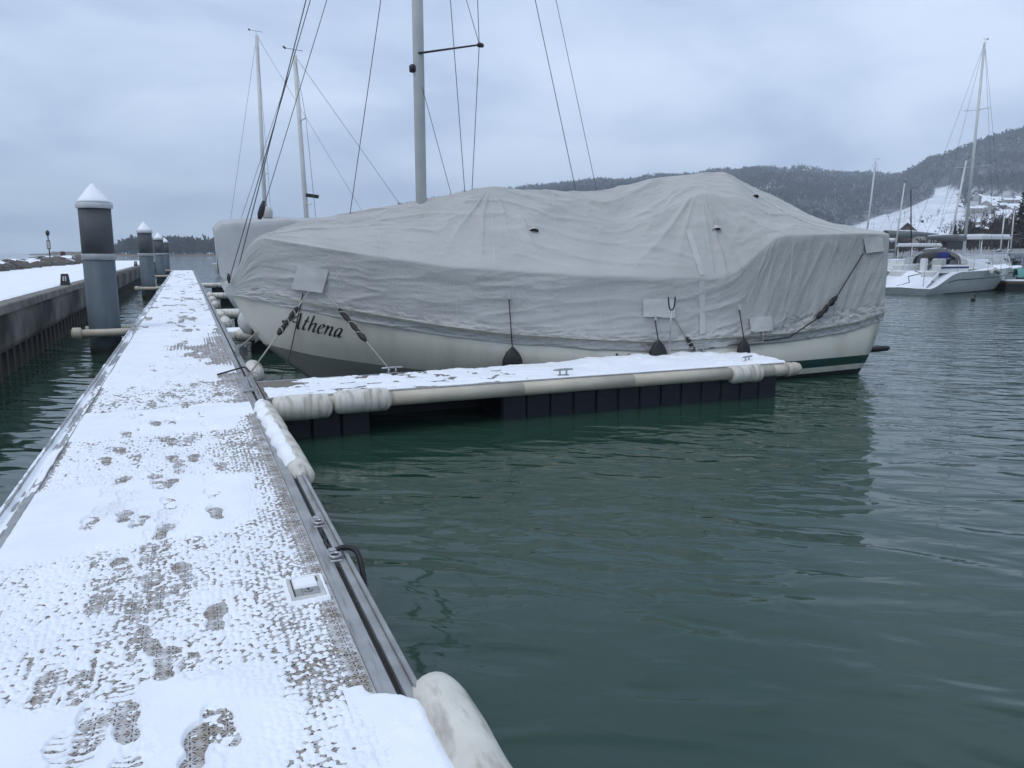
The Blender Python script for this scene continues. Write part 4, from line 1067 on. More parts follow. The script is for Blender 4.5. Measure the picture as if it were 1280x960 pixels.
def fan(u0, s0, k, A, r0, seed, lo=-9, hi=9):
    """tension folds that spread from a high point of the frame"""
    dx = UU - u0; dy = (arc - s0 * 2.6); r = np.hypot(dx, dy) + 1e-4; th = np.arctan2(dx, -dy)
    wv = sharp(k * .5 * th + 2.4 * vn(th * 1.7 + seed, r * .8, seed))
    return A * wv * sst(0.04, .40, r) * np.exp(-(r / r0) ** 2) * sst(.30, .62, vn(th * 2.6 + 3, seed + .4 * r, seed + 1)) * sst(lo, lo + .3, th) * (1 - sst(hi - .3, hi, th))
D += fan(6.55, 1.0, 17, .040, 1.5, 5) * top + fan(3.02, .74, 19, .050, 1.5, 9, -1.2, 2.6) * sst(.36, .45, sN) * (side > 0)
# swags hanging between the two high points
sw = (arc - 2.6) + .62 * np.clip(1 - ((UU - 4.75) / 1.75) ** 2, 0, 1)
D += .034 * sharp(5.6 * sw + 1.6 * vn(UU * .9, arc * 1.1, 21)) * sst(3.05, 3.6, UU) * (1 - sst(5.9, 6.5, UU)) * sst(.50, .62, sN) * sst(.32, .6, vn(UU * .8, arc * 2.2, 22))
# slack creases over the cabin sides and foredeck, flowing along the cloth
D += .026 * crease(fbm(UU * .8 + arc * .5, arc * 3.0 - UU * .55, 25, 3)) * top * (1 - .35 * sst(8, 10, UU))
D += .010 * crease(fbm(UU * 2.6 + arc * 1.6, arc * 7.0 - UU * 1.5, 26, 3)) * top
D += .05 * (fbm(UU * .8, arc * 1.0, 36, 2) - .5) * top
# lower panels: long near-level pulls forward of the seam, diagonal pulls aft of it
kA = 1 - sst(2.2, 2.9, UU)
alA, acA = -.55 * UU + .83 * arc, .83 * UU + .55 * arc
alF, acF = UU, arc + .10 * UU
nA = fbm(alA * .55, acA * 2.3, 27, 3); nF = fbm(alF * .55, acF * 3.4, 28, 3)
D += (.024 * crease(nA) * kA + .021 * crease(nF) * (1 - kA)) * lowm
nA = fbm(alA * 1.1, acA * 5.2, 29, 3); nF = fbm(alF * 1.3, acF * 8.5, 30, 3)
D += (.010 * crease(nA) * kA + .008 * crease(nF) * (1 - kA)) * lowm
D += .007 * crease(fbm(UU * 3.2 - arc * 2, arc * 8.0 + UU * 2.2, 32, 3), 4) * lowm * sst(.5, .7, vn(UU * .7, arc, 34))
D += .06 * (fbm(UU * .9, arc * 1.3, 37, 2) - .5) * lowm
# crumpled elastic hem
hm_ = np.exp(-((sN - .04) / .05) ** 2)
D += hm_ * (.058 * (ridged(fbm(UU * 5 - arc * 5, arc * 13 + UU * 2, 31, 3)) - .72) + .03 * (fbm(UU * 9, arc * 22, 35, 3) - .5)) * sst(0, .012, sN)
# cloth slightly hollow between lifeline and hem, puffed at the lifeline
D += -.035 * np.sin(np.pi * np.clip(sN / .40, 0, 1)) * sst(-.3, .3, UU) * (1 - sst(9.4, 10.2, UU)) * .6
D *= sst(10.72, 10.2, UU)
CO = np.stack([UU, VV, ZZ], -1)
du = np.gradient(CO, axis=1); dv = np.gradient(CO, axis=0); N_ = np.cross(du, dv); N_ /= np.linalg.norm(N_, axis=-1, keepdims=True) + 1e-9
flip = np.where((N_[..., 1] * side) + (N_[..., 2]) * 1.5 < 0, -1, 1)[..., None]; N_ = N_ * flip
CO = CO + N_ * D[..., None]
# hem turned under against the hull
tuck = np.stack([CO[0] + [0, -.05, .035], CO[-1] + [0, .05, .035]], 0)
CO = np.concatenate([tuck[:1], CO, tuck[1:]], 0)
nr = CO.shape[0]
# rounded stern curtain
cap = []
for f, inn in ((0, 0), (.33, .02), (.66, .05), (1, .09)):
    pass
Vc = CO.reshape(-1, 3); Fc = gridfaces(nr, NU)
st = CO[:, 0].copy(); ctr = np.array([st[0, 0], 0, 1.7]); rings = [st]
for sc in (.965, .7, .4, .1):
    r_ = ctr + (st - ctr) * [1, sc, 1 - (1 - sc) * .35]; r_[:, 0] = st[:, 0] - .035 + .05 * (fbm(st[:, 1] * 3 * sc, st[:, 2] * 3, 33) - .5) * (sc < .9); rings.append(r_)
capV = np.stack(rings[1:], 0); base = len(Vc)
V_all = np.concatenate([Vc, capV.reshape(-1, 3)])
idx = [np.arange(nr) * NU] + [base + k * nr + np.arange(nr) for k in range(4)]
cf = []
for k in range(4):
    for i in range(nr - 1): cf.append((idx[k][i], idx[k][i + 1], idx[k + 1][i + 1], idx[k + 1][i]))
F_all = np.concatenate([Fc, np.array(cf)])
cover = thing('boat_cover', 'large grey canvas winter cover draped over the cream sailboat', 'boat cover', (BS[0], BS[1], 0), brz)
obj('canvas', npmesh('canvas', V_all, F_all, 'canvas'), cover)
cov_bvh = BVHTree.FromPolygons([tuple(v) for v in V_all], [tuple(int(i) for i in f) for f in F_all])

def patch(name, quad, parent, mt='canvas_patch', off=.012, n=10, lift=0.0, seed=1):
    """a piece of cloth lying on the cover, its corners given as seen"""
    rows = []
    for i in range(n + 1):
        row = []
        for j in range(n + 1):
            f, g_ = j / n, i / n
            x = (1-g_)*((1-f)*quad[0][0]+f*quad[1][0]) + g_*((1-f)*quad[3][0]+f*quad[2][0])
            y = (1-g_)*((1-f)*quad[0][1]+f*quad[1][1]) + g_*((1-f)*quad[3][1]+f*quad[2][1])
            p, nm = cast(cov_bvh, x, y, off + lift * g_ + .008 * float(vn(f * 3, g_ * 3, seed)))
            if p is None: p = Vector((0, 0, 0))
            row.append(tuple(p))
        rows.append(row)
    R_ = np.array(rows); nn = R_.shape[0]; R_ = .35 * R_ + .65 * gauss(gauss(R_, 2.0, 0), 2.0, 1)
    # keep outline
    b = MB(); back = R_ + (R_ - np.array(w2b(EYE))) / np.linalg.norm(R_ - np.array(w2b(EYE)), axis=-1, keepdims=True) * .012
    b.sheet([[tuple(p) for p in r] for r in R_])
    b.sheet([[tuple(p) for p in r] for r in back[:, ::-1]])
    ring = [R_[0, j] for j in range(nn)] + [R_[i, -1] for i in range(1, nn)] + [R_[-1, j] for j in range(nn - 2, -1, -1)] + [R_[i, 0] for i in range(nn - 2, 0, -1)]
    rb = [back[0, j] for j in range(nn)] + [back[i, -1] for i in range(1, nn)] + [back[-1, j] for j in range(nn - 2, -1, -1)] + [back[i, 0] for i in range(nn - 2, 0, -1)]
    b.sheet([[tuple(p) for p in ring], [tuple(p) for p in rb]], close=True, sm=False)
    return b.build(name, mt, parent)
patch('flap', [(371, 329), (414, 336), (406, 368), (363, 361)], cover, lift=.05, seed=3)
patch('flap', [(801, 372), (845, 373), (845, 399), (801, 397)], cover, lift=.03, seed=4)
patch('flap', [(934, 396), (965, 394), (966, 414), (936, 416)], cover, lift=.03, seed=5)
patch('flap', [(1077, 297), (1103, 295), (1104, 315), (1079, 318)], cover, lift=.03, seed=6)
patch('seam_tape', [(855, 284), (863, 282), (882, 346), (875, 348)], cover, off=.006)
patch('seam_tape', [(873, 349), (881, 347), (882, 420), (874, 422)], cover, off=.006)
def strip(pts, wpx, name='seam', off=.004):
    rows = [[], []]
    pts = crom([np.array([p[0], p[1]], float) for p in pts], 8)
    for i, p in enumerate(pts):
        d = pts[min(i + 1, len(pts) - 1)] - pts[max(i - 1, 0)]; d = d / np.linalg.norm(d); m_ = np.array([-d[1], d[0]]) * wpx / 2
        for s, k in ((-1, 0), (1, 1)):
            q, nm = cast(cov_bvh, p[0] + s * m_[0], p[1] + s * m_[1], off)
            if q is None: return
            rows[k].append(tuple(q))
    b = MB(); b.sheet(rows); b.build(name, 'canvas_patch', cover)
strip([(991, 300), (988, 340), (986, 380), (984, 418)], 1.6)
strip([(975, 298), (958, 330), (932, 378)], 2.2, off=.007)
strip([(566, 340), (570, 375), (574, 412)], 1.2)
strip([(746, 350), (750, 390), (752, 430)], 1.2)
strip([(420, 315), (421, 350), (418, 385)], 1.2)
strip([(614, 245), (616, 290), (618, 335)], 1.2)
strip([(470, 268), (474, 295), (478, 320)], 1.1)
strip([(690, 243), (694, 290), (698, 340)], 1.1)
strip([(640, 352), (643, 395), (645, 425)], 1.1)
strip([(488, 328), (492, 365), (494, 400)], 1.1)
strip([(1050, 295), (1046, 350), (1043, 405)], 1.2)
strip([(930, 232), (965, 255), (1010, 278), (1060, 290)], 1.4)
strip([(886, 236), (890, 290), (894, 340)], 1.2)
# vents: little hoods with a dark mouth
def vent(px, py, s):
    p, nm = cast(cov_bvh, px, py, 0.0)
    if p is None: return
    e = Vector((-1, 0, 0)); e = (e - nm * e.dot(nm)).normalized(); up_ = nm.cross(e); up_ = up_ if up_.z > 0 else -up_
    b = MB(); top_ = p + up_ * .10 * s + nm * .004; rows = []
    for k in range(7):
        a = math.pi * k / 6
        rows.append(p + e * (-math.cos(a)) * .085 * s + nm * (.075 * s * math.sin(a)) + up_ * (-.01))
    vs = [top_] + rows; b.add(vs, [(0, i + 1, i + 2) for i in range(6)], sm=True); v = b.build('vent', 'canvas_patch', cover)
    b = MB(); c0 = p - up_ * .004 + nm * .004; b.add([c0] + [p + (r - p) * .93 + up_ * .004 for r in rows], [(0, i + 1, i + 2) for i in range(6)]); b.build('vent_mouth', 'dark', v)
vent(667, 289, 1.0); vent(895, 287, 1.0); vent(944, 246, .8)

# ---- lettering on the bow: broad-nib italic strokes
STROKES = [[(-.62,.62),(-.60,.42),(-.42,.33),(-.15,.45),(.35,1.05),(.80,1.72)], [(.80,1.72),(.88,1.0),(.95,.25),(1.08,.02),(1.25,.16)], [(.22,.68),(.55,.62),(.95,.70)],
  [(1.62,1.55),(1.55,.9),(1.50,.28),(1.62,.02),(1.85,.18)], [(1.36,1.0),(1.60,.99),(1.86,1.02)],
  [(2.12,1.78),(2.10,1.0),(2.08,.0)], [(2.09,.45),(2.30,.88),(2.50,.95),(2.58,.72),(2.55,.22),(2.66,.02),(2.86,.18)],
  [(3.02,.48),(3.30,.62),(3.42,.84),(3.28,1.0),(3.06,.82),(2.98,.38),(3.12,.03),(3.34,.05),(3.52,.25)],
  [(3.62,.82),(3.76,.98),(3.78,.6),(3.74,.0)], [(3.75,.42),(3.98,.88),(4.18,.95),(4.26,.72),(4.22,.22),(4.33,.02),(4.53,.18)],
  [(5.20,.88),(5.02,1.0),(4.78,.82),(4.68,.35),(4.80,.02),(5.02,.20),(5.20,.70)], [(5.24,.98),(5.20,.6),(5.16,.2),(5.28,.02),(5.48,.18)]]
def lettering():
    b = MB(); e1 = np.array([12.3, 2.6]); e2 = np.array([4.4, -11.0]); o0 = np.array([359.5, 408.2])
    for st_ in STROKES:
        c = crom([np.array(p, float) for p in st_], 9); rows = [[], []]
        for i, p in enumerate(c):
            d = c[min(i + 1, len(c) - 1)] - c[max(i - 1, 0)]; an = math.atan2(d[1], d[0]) 
            w_ = .032 + .085 * abs(math.sin(an - math.radians(28))) ** 1.3
            taper = min(1, .55 + 3.0 * min(i, len(c) - 1 - i) / len(c)); w_ *= taper
            m_ = np.array([-d[1], d[0]]) / (np.linalg.norm(d) + 1e-9) * w_
            for s, k in ((-1, 0), (1, 1)):
                q = p + m_ * s; pp = o0 + e1 * q[0] + e2 * q[1]
                h_, nm = cast(hull_bvh, pp[0], pp[1], .004)
                if h_ is None: return None
                rows[k].append(tuple(h_))
        b.sheet(rows, sm=True)
    return b.build('name_lettering', 'letter', boat)
lettering()
for px, py in ((852, 441), (786, 441), (771, 440.5)):
    h_, nm = cast(hull_bvh, px, py + 3, .002)
    if h_ is not None:
        b = MB(); b.tube([h_ - nm * .01, h_ + nm * .012], .022, 10); b.build('through_hull', 'dark', boat)
h_, nm = cast(hull_bvh, 387, 464, .002)
# stern fitting: dark rubber-tipped tube sticking out aft at the waterline
p0 = onplane(1085, 441, .25); b = MB(); b.tube([(-.15, .70, .40), (-.50, .70, .40), (-.80, .70, .41), (-.86, .70, .415)], [.05, .055, .05, .03], 12); b.build('boarding_step', 'rubber', boat)

# ---- mast and rigging
mu = float(onplane(526.5, 250, 0)[0])
bowp = np.array([10.60, 0, 1.62])
fs = onplane(401, 0, 0); slope = (fs[2] - bowp[2]) / (fs[0] - bowp[0])
mh = bowp[2] + slope * (mu + .05 - bowp[0]); mh = float(np.clip(mh, 11.5, 15.5))
b = MB(); b.tube([(mu, 0, .7), (mu, 0, mh * .6), (mu - .03, 0, mh)], [.070, .070, .055], 16, squash=1.25); mast = b.build('mast', 'spar', boat)
b = MB(); b.box(mu - .086, mu - .071, -.012, .012, 1.0, mh - .2); b.build('sail_track', 'wire', mast)
sl_ = onplane(522.5, 85, .09); b = MB(); b.lathe([(.02, -.06), (.05, -.05), (.055, .03), (.03, .06)], (mu + .10, .03, float(sl_[2])), 12); b.build('steaming_light', 'dark', mast)
zs0 = float(onplane(531, 67, .05)[2]); tip = onplane(599, 56, .85)
b = MB(); b.tube([(mu, .05, zs0), tuple(tip)], [.028, .020], 8, squash=.6); sp_ = b.build('spreader', 'dark', mast)
b = MB(); b.tube([tuple(tip - (.06, .03, 0)), tuple(tip), tuple(tip + (-.02, .03, 0))], [.03, .038, .02], 10); b.build('spreader_tip', 'dark', sp_)
def wire(name, p, q, r=.006, mt='wire', parent=boat):
    b = MB(); b.tube([tuple(p), tuple(q)], r, 6, caps=False); return b.build(name, mt, parent)
def below(px, py, v, z=.9): p = onplane(px, py, v); return p
top_ = np.array([mu - .03, 0, mh])
fst = wire('forestay', bowp, top_, .009)
q1 = onplane(327, 263, 0); b = MB(); d_ = (top_ - bowp) / np.linalg.norm(top_ - bowp)
b.tube([tuple(q1 - d_ * .14), tuple(q1 - d_ * .06), tuple(q1 + d_ * .05), tuple(q1 + d_ * .15)], [.025, .05, .045, .025], 10); b.build('furler', 'dark', fst)
wire('halyard', onplane(408, 0, .06) + (onplane(408, 0, .06) - onplane(330, 255, .06)) * 1.6, onplane(330, 258, .06), .006)
ga = onplane(388, 0, .15); gb = onplane(286, 352, .12); wire('halyard', ga + (ga - gb) * 1.2, gb, .0065, 'cord')
b = MB(); gk = onplane(286, 350, .12); b.tube([tuple(gk + (0, 0, .10)), tuple(gk + (0, 0, .03)), tuple(gk - (0, 0, .05))], [.012, .03, .015], 8); b.build('snap_hook', 'dark', boat)
fa = onplane(476, 0, .02); fb_ = onplane(438, 264, .02); wire('inner_stay', fa + (fa - fb_) * 1.0, fb_ + (fb_ - fa) * .01, .007)
wire('shroud', (mu - .03, .05, mh * .93), onplane(597, 0, .86), .006); wire('shroud', onplane(597, 0, .86), tip, .006); wire('shroud', tip, onplane(590, 238, .02), .006)
wire('shroud', tip + (.0, -.01, .02), (mu - .02, .03, zs0 + 3.2), .005)
wire('shroud', (mu, .06, zs0 - .35), onplane(564, 243, .02), .005)
wa = onplane(563, 0, .55); wb = onplane(581, 240, .02); wire('shroud', wa + (wa - wb) * 1.1, wb, .006)
for (xa, ya), (xb, yb) in (((669, 0), (717, 225)), ((695, 0), (741, 216))):
    v_ = -1.1 if xa < 680 else -1.2
    a_ = onplane(xa, ya, -.55); c_ = onplane(xb, yb, v_); wire('running_backstay', a_ + (a_ - c_) * 1.35, c_ + (c_ - a_) * .30, .0065 if xa < 680 else .005)

# ---- weights hung from the cover
def weight(tx, ty, bx, by, w_, h_, label):
    a, na = cast(cov_bvh, tx, ty, .02); c, ncn = cast(cov_bvh, bx, min(by, 428), .05)
    z = float(onplane(bx, by, float(c.y) + .09)[2]); cc = Vector((c.x, c.y + .09, z))
    t = thing('cover_weight', label, 'weight', tuple(b2w(cc)), brz, 'black weights hung from the boat cover')
    b = MB(); b.tube([tuple(Vector(a) - cc), (0, .0, h_ * .9)], .009, 6); b.build('cord', 'cord', t)
    b = MB(); b.obox(Vector(a) - cc + Vector((0, .01, .03)), (0, 0, 1), .045, .035, .010); b.build('clip', 'plastic', t)
    b = MB(); b.lathe([(.012, h_), (.03, h_ * .95), (w_ * .32, h_ * .72), (w_ * .47, h_ * .42), (w_ * .5, h_ * .1), (w_ * .47, -.02), (w_ * .2, -.05)], (0, 0, 0), 18); b.v = [(x, y * .55, z_) for x, y, z_ in b.v]; b.build('bag', 'rubber', t)
weight(636, 372, 638, 461, .33, .34, 'black weight bag on a long cord below the middle of the cover')
weight(818, 399, 821, 453, .33, .36, 'black weight bag below the square flap of the cover')
weight(923, 386, 925, 446, .25, .30, 'small black weight bag aft, near the outer end of the finger')

# ---- mooring lines with rubber snubbers
def mooring(name, label, pts, snub=None, r=.012, mt='rope', cord_to=None):
    """pts: world points; snub: (i, j) two of them between which the rubber snubber sits"""
    p0 = Vector(pts[0]); t = thing(name, label, 'rope', tuple(p0), 0)
    L_ = [Vector(p) - p0 for p in pts]
    b = MB(); c = L_[:]
    b.tube([tuple(p) for p in c], r, 7); b.build('rope', mt, t)
    if snub:
        a, e = L_[snub[0]], L_[snub[1]]; d = e - a; n_ = 15; P_l = []; rr = []
        for i in range(n_):
            f = i / (n_ - 1); P_l.append(a + d * f); rr.append([.020, .034, .042, .036, .042, .030, .022, .034, .042, .028, .036, .042, .046, .034, .016][i])
        b = MB(); b.tube([tuple(p) for p in P_l], rr, 10); b.build('snubber', 'rubber', t)
        b = MB(); n2 = 26; side_ = d.cross(Vector((0, 0, 1))).normalized(); up2 = side_.cross(d).normalized()
        b.tube([tuple(a + d * (.1 + .8 * i / n2) + (side_ * math.cos(i * .62) + up2 * math.sin(i * .62)) * .046) for i in range(n2 + 1)], .008, 5); b.build('rope_turns', mt, t)
    return t
W = lambda p: tuple(b2w(p))
def cov(px, py, off=.03): return W(cast(cov_bvh, px, py, off)[0])
def hul(px, py, off=.03):
    h_ = cast(hull_bvh, px, py, off)[0]; return W(h_)
s0 = cov(388, 363, .03); s1 = hul(371, 393, .07); s3 = (.70, 10.85, DZ + .03)
def lerp(a, b, f): return tuple(np.array(a) + (np.array(b) - np.array(a)) * f)
def seg_at(px, py, a, b):
    """point of the straight line a-b that is seen at column px"""
    best = min(np.linspace(0, 1, 400), key=lambda f: abs(proj(lerp(a, b, f))[0] - px)); return lerp(a, b, best)
a_ = seg_at(372, 0, s0, s3); c_ = seg_at(347, 0, s0, s3)
mooring('bow_line', 'bow mooring line with black snubber running left to the dock', [s0, a_, c_, s3], (1, 2))
s0 = cov(408, 366, .03); s3 = (2.50, 10.30, DZ + .06); a_ = seg_at(424, 0, s0, s3); c_ = seg_at(458, 0, s0, s3)
mooring('bow_line', 'bow mooring line with black snubber running to the finger cleat', [s0, a_, c_, s3], (1, 2), .010)
h1 = hul(364, 440, .05); h0 = hul(373, 400, .05)
mooring('hanging_cord', 'thin black cord hanging from the bow down to the finger', [cov(380, 366, .04), h0, h1, (1.05, 10.42, .46)], None, .009, 'cord')
s0 = cov(842, 397, .03); s3 = (7.50, 10.26, DZ + .10); a_ = seg_at(858, 0, s0, s3); c_ = seg_at(897, 0, s0, s3)
mooring('spring_line', 'spring line with black snubber running to the outer finger cleat', [s0, a_, c_, s3], (1, 2), .010)
s0 = cov(1077, 317, .03); s3 = (7.70, 10.25, DZ + .11)
a_ = cov(1043, 370, .06); c_ = cov(1018, 399, .06); e_ = cov(985, 422, .05)
mooring('stern_line', 'stern line with black snubber lying across the grey cover', [s0, a_, c_, e_, s3], (1, 2), .011, 'cord')
mooring('short_line', 'short rope hanging below the small aft flap of the cover', [cov(952, 414, .03), cov(951, 428, .06), (7.66, 10.30, DZ + .12)], None, .014)
s0 = hul(322, 415, .02); mooring('dock_line', 'pale rope from the bow running left to the dock edge', [s0, (.64, 13.3, DZ + .04)], None, .014)
pts = crom([(.30, 11.05, DZ + .02), (.55, 11.25, DZ + .05), (.66, 11.2, DZ + .08), (.72, 10.95, DZ + .04)], 5)
mooring('dark_line', 'dark rope lying across the dock edge by the short fender', pts, None, .012, 'cord')

# ---- fork-ended pole between finger and boat
p = uz(836, 447, DZ + .03); t = thing('forked_pole', 'thin upright pole with a black U-shaped fork, standing on the finger', 'pole', (p[0], min(p[1], 10.22), DZ))
hgt = float(np.linalg.norm(np.array(uz(836, 447, DZ)) - EYE)) * 73 / 961
b = MB(); b.tube([(0, 0, 0), (.02, 0, hgt * .82)], .011, 8); b.build('shaft', 'steel', t)
b = MB(); b.tube([tuple(q) for q in crom([(-.045, 0, hgt * 1.03), (-.04, 0, hgt * .95), (-.02, 0, hgt * .85), (.02, 0, hgt * .81), (.06, 0, hgt * .85), (.075, 0, hgt * .95), (.08, 0, hgt * 1.03)], 4)], .012, 7); b.build('fork', 'dark', t)

# ================================================================== OTHER MOORED BOATS
def gen_hull(L, beam, fb_bow, fb_mid, fb_stern, tw=.75, rake=.9, tr_rake=.3, n=40, m=12, prof=None):
    """near/far shell grid; local x from stern (0) to bow (L)"""
    ts = np.linspace(0, 1, n); rows = []
    for j in range(m):
        f = j / (m - 1); row = []
        for t in ts:
            zt = np.interp(t, *prof) if prof else np.interp(t, [0, .4, 1], [fb_stern, fb_mid, fb_bow]); z = -.4 + (zt + .4) * f
            u1 = L - rake * (1 - f) ** 1.2; u0 = tr_rake * (1 - f) if tr_rake > 0 else -tr_rake * f
            u = u0 + (u1 - u0) * t
            hb_ = beam / 2 * (tw + (1 - tw) * math.sin(min(1, t / .55) * math.pi / 2)) if t < .55 else beam / 2 * max(0, 1 - ((t - .55) / .45) ** 2.2)
            fl = (.35 + .65 * f ** .45) * (1 - (1 - f) * .35 * t)
            row.append((u, max(hb_ * fl, .004), z))
        rows.append(row)
    near_ = np.array(rows); far_ = near_[:, ::-1].copy(); far_[..., 1] *= -1
    return near_, np.concatenate([near_, far_], 1)
def hull_obj(parent, near_, grid, mt, stripe=None, deck='snow_far'):
    o = obj('hull', npmesh('hull', grid.reshape(-1, 3), gridfaces(grid.shape[0], grid.shape[1], True), mt), parent)
    d = MB(); n = near_.shape[1]; top = near_[-1]
    d.sheet([[tuple(top[i] - (0, .03, .03)) for i in range(n)], [(top[i, 0], 0, top[i, 2] + .03) for i in range(n)], [(top[i, 0], -top[i, 1] + .03, top[i, 2] - .03) for i in range(n)]])
    d.build('deck', deck, parent)
    if stripe:
        j = int(near_.shape[0] * .80)
        for s in (1, -1):
            b = MB(); b.sheet([[(p[0], s * (p[1] + .012), p[2] + dz) for p in near_[j][2:-2]] for dz in (-.025, .025)]); b.build('stripe', stripe, parent)
    return o
def mastset(parent, u, zb, zt, r=.075, mt='sparw', spreaders=((.55, .8),), L=None, beam=2.6, rake=0.0, stays=True, zdeck=1.0, boom=None, boommt='greycanvas'):
    b = MB(); top = (u - rake, 0, zt); b.tube([(u, 0, zb), top], [r, r * .75], 10); m_ = b.build('mast', mt, parent)
    for f, l in spreaders:
        z = zb + (zt - zb) * f; uu = u - rake * f
        for s in (1, -1):
            b = MB(); b.tube([(uu, 0, z), (uu - .12, s * l, z + .03)], .018, 6); b.build('spreader', mt, m_)
    if stays and L:
        rr = .007
        for a, c in ((top, (L - .15, 0, zdeck + .2)), (top, (.1, 0, zdeck))):
            b = MB(); b.tube([a, c], rr, 5, caps=False); b.build('stay', 'wire', parent)
        for s in (1, -1):
            z = zb + (zt - zb) * spreaders[0][0]; b = MB()
            b.tube([top, (u - .12 - rake * spreaders[0][0], s * spreaders[0][1], z + .03), (u - .15, s * beam * .47, zdeck)], rr, 5, caps=False); b.build('shroud', 'wire', parent)
    b = MB(); b.tube([(top[0], 0, zt), (top[0] + .02, 0, zt + .18)], .006, 5); b.tube([(top[0] - .25, 0, zt + .16), (top[0] + .30, 0, zt + .20)], .008, 5); b.tube([(top[0] + .26, 0, zt + .18), (top[0] + .34, 0, zt + .24)], .03, 6); b.build('wind_vane', 'dark', m_)
    if boom:
        z, ln = boom; b = MB()
        b.tube([(u - .12, 0, z), (u - ln * .3, 0, z + .04), (u - ln * .7, 0, z + .02), (u - ln, 0, z)], [.17, .19, .15, .09], 10); b.build('boom', boommt, parent)
        b = MB(); b.tube([(u - .2, 0, z + .17), (u - ln * .5, 0, z + .18), (u - ln * .95, 0, z + .10)], [.07, .09, .05], 8, squash=.5); b.build('boom_snow', 'snow_far', parent)
def cabin(parent, u0, u1, w0, w1, z0, z1, mt='white', win=True, snow=True):
    rows = [[(u0, w0, z0), (u1, w1, z0), (u1, -w1, z0), (u0, -w0, z0)], [(u0 + .05, w0 * .93, z1), (u1 - .35, w1 * .8, z1 - .05), (u1 - .35, -w1 * .8, z1 - .05), (u0 + .05, -w0 * .93, z1)]]
    b = MB(); b.sheet(rows, sm=False, close=True); b.add(rows[1], [(0, 1, 2, 3)]); c = b.build('cabin', mt, parent)
    if snow:
        b = MB(); b.box(u0 + .12, u1 - .42, -w1 * .75, w1 * .75, z1 - .08, z1 + .06, ch=.03); b.build('cabin_snow', 'snow_far', c)
    if win:
        n = 3
        for s in (1, -1):
            for k in range(n):
                fa, fb2 = (k + .15) / n, (k + .85) / n; q = []
                for f, g_ in ((fa, .35), (fb2, .35), (fb2, .78), (fa, .78)):
                    u = (u0 + .05) * (1 - f) + (u1 - .3) * f; y = (w0 * (1 - f) + w1 * f) * (1 - .09 * g_ - .1 * f * g_) + .012
                    q.append((u, s * y, z0 + (z1 - z0) * g_))
                b = MB(); b.add(q, [(0, 1, 2, 3)]); b.build('window', 'glass', c)
def rails(parent, near_, z, n0=2, n1=-3, step=5):
    top = near_[-1]; n = len(top); idx = list(range(n0, n + n1, step))
    for s in (1, -1):
        b = MB(); b.tube([(top[i, 0], s * (top[i, 1] - .06), top[i, 2] + z) for i in idx], .010, 5); lr = b.build('lifeline', 'steel', parent)
        for i in idx:
            b = MB(); b.tube([(top[i, 0], s * (top[i, 1] - .06), top[i, 2]), (top[i, 0], s * (top[i, 1] - .06), top[i, 2] + z)], .012, 5); b.build('stanchion', 'steel', lr)
def boatroot(name, label, stern, bow, cat='sailboat', group=None):
    d = np.array(bow[:2]) - np.array(stern[:2]); return thing(name, label, cat, (stern[0], stern[1], 0), math.atan2(d[1], d[0]), group), float(np.linalg.norm(d))

# ---- grey covered boat beyond the big one (bow to the dock)
t, L = boatroot('sailboat', 'grey covered boat behind the bow of the large sailboat, dome on top', (8.6, 25.9), (.95, 25.9))
nr_, gr_ = gen_hull(L, 2.9, 1.25, 1.0, 1.0); hull_obj(t, nr_, gr_, 'white')
u = np.linspace(L + .18, .2, 70); rowsN = []
def covg(L, zt, zh, hw, seed, tent):
    s = np.linspace(0, 1, 26); out = []
    for f in np.linspace(0, 1, 60):
        u_ = (L + .12) * (1 - f); row = []
        w_ = hw * min(1, .42 + 2.2 * f) if f < .3 else hw
        zt_ = np.interp(f, [0, .03, .25, .6, 1], [zt - .35, zt - .12, zt, zt - .05, zt - .2])
        for q in np.linspace(0, 2, 45):
            k_ = q if q <= 1 else 2 - q; sgn = 1 if q <= 1 else -1
            kk = np.array([0, .55, .62, 1.0]); vv = np.interp(k_, kk, [w_ + .05, w_, w_ * .9, 0]); z_ = np.interp(k_, kk, [zh + .25 * (1 - min(1, f * 5)), zt_ - tent, zt_ - tent + .05, zt_])
            d_ = .05 * (float(fbm(u_ * 1.2, k_ * 5, seed, 3)) - .5) + .02 * math.sin(9 * u_ + 4 * float(vn(u_, k_ * 3, seed)))
            row.append((u_ - .10 * (1 - k_) * (f < .02), sgn * (vv + d_ * (k_ < .98)), z_ + d_ * .4))
        out.append(row)
    return out
cg = covg(L, 3.28, 1.25, 1.35, 3, .16)
b = MB(); b.sheet(cg); front = cg[0]; c0 = (front[0][0] + .02, 0, 2.2)
b.add([c0] + front, [(0, i + 1, i + 2) for i in range(len(front) - 1)], sm=False); cv2 = b.build('tarpaulin', 'canvas_light', t)
b = MB(); b.lathe([(.10, 0), (.16, .05), (.17, .22), (.14, .32), (.05, .36)], (L - 1.5, .35, 3.2), 16); b.build('antenna_dome', 'canvas_patch', cv2)
b = MB(); b.tube([(L - 1.15, 1.45, 1.6), (L - 1.4, 1.5, 1.95), (L - 1.0, 1.52, 2.15), (L - .7, 1.5, 2.0)], .022, 6); b.build('hook_pole', 'dark', t)
mB = at(384.5, 276, 25.9 * math.cos(YAW) + 4.2 * math.sin(YAW)); um = 8.6 - mB[0]; zt = float(at(371, 72, 25.9 * math.cos(YAW) + 4.2 * math.sin(YAW))[2])
mastset(t, um, 1.2, zt, .085, 'sparw', ((.72, .55), (.35, .45)), L, 2.7, -.20, True, 1.4)
b = MB(); b.obox((um - .14, .05, 3.95), (1, .2, .1), .20, .07, .05); b.build('radar_reflector', 'dark', t)
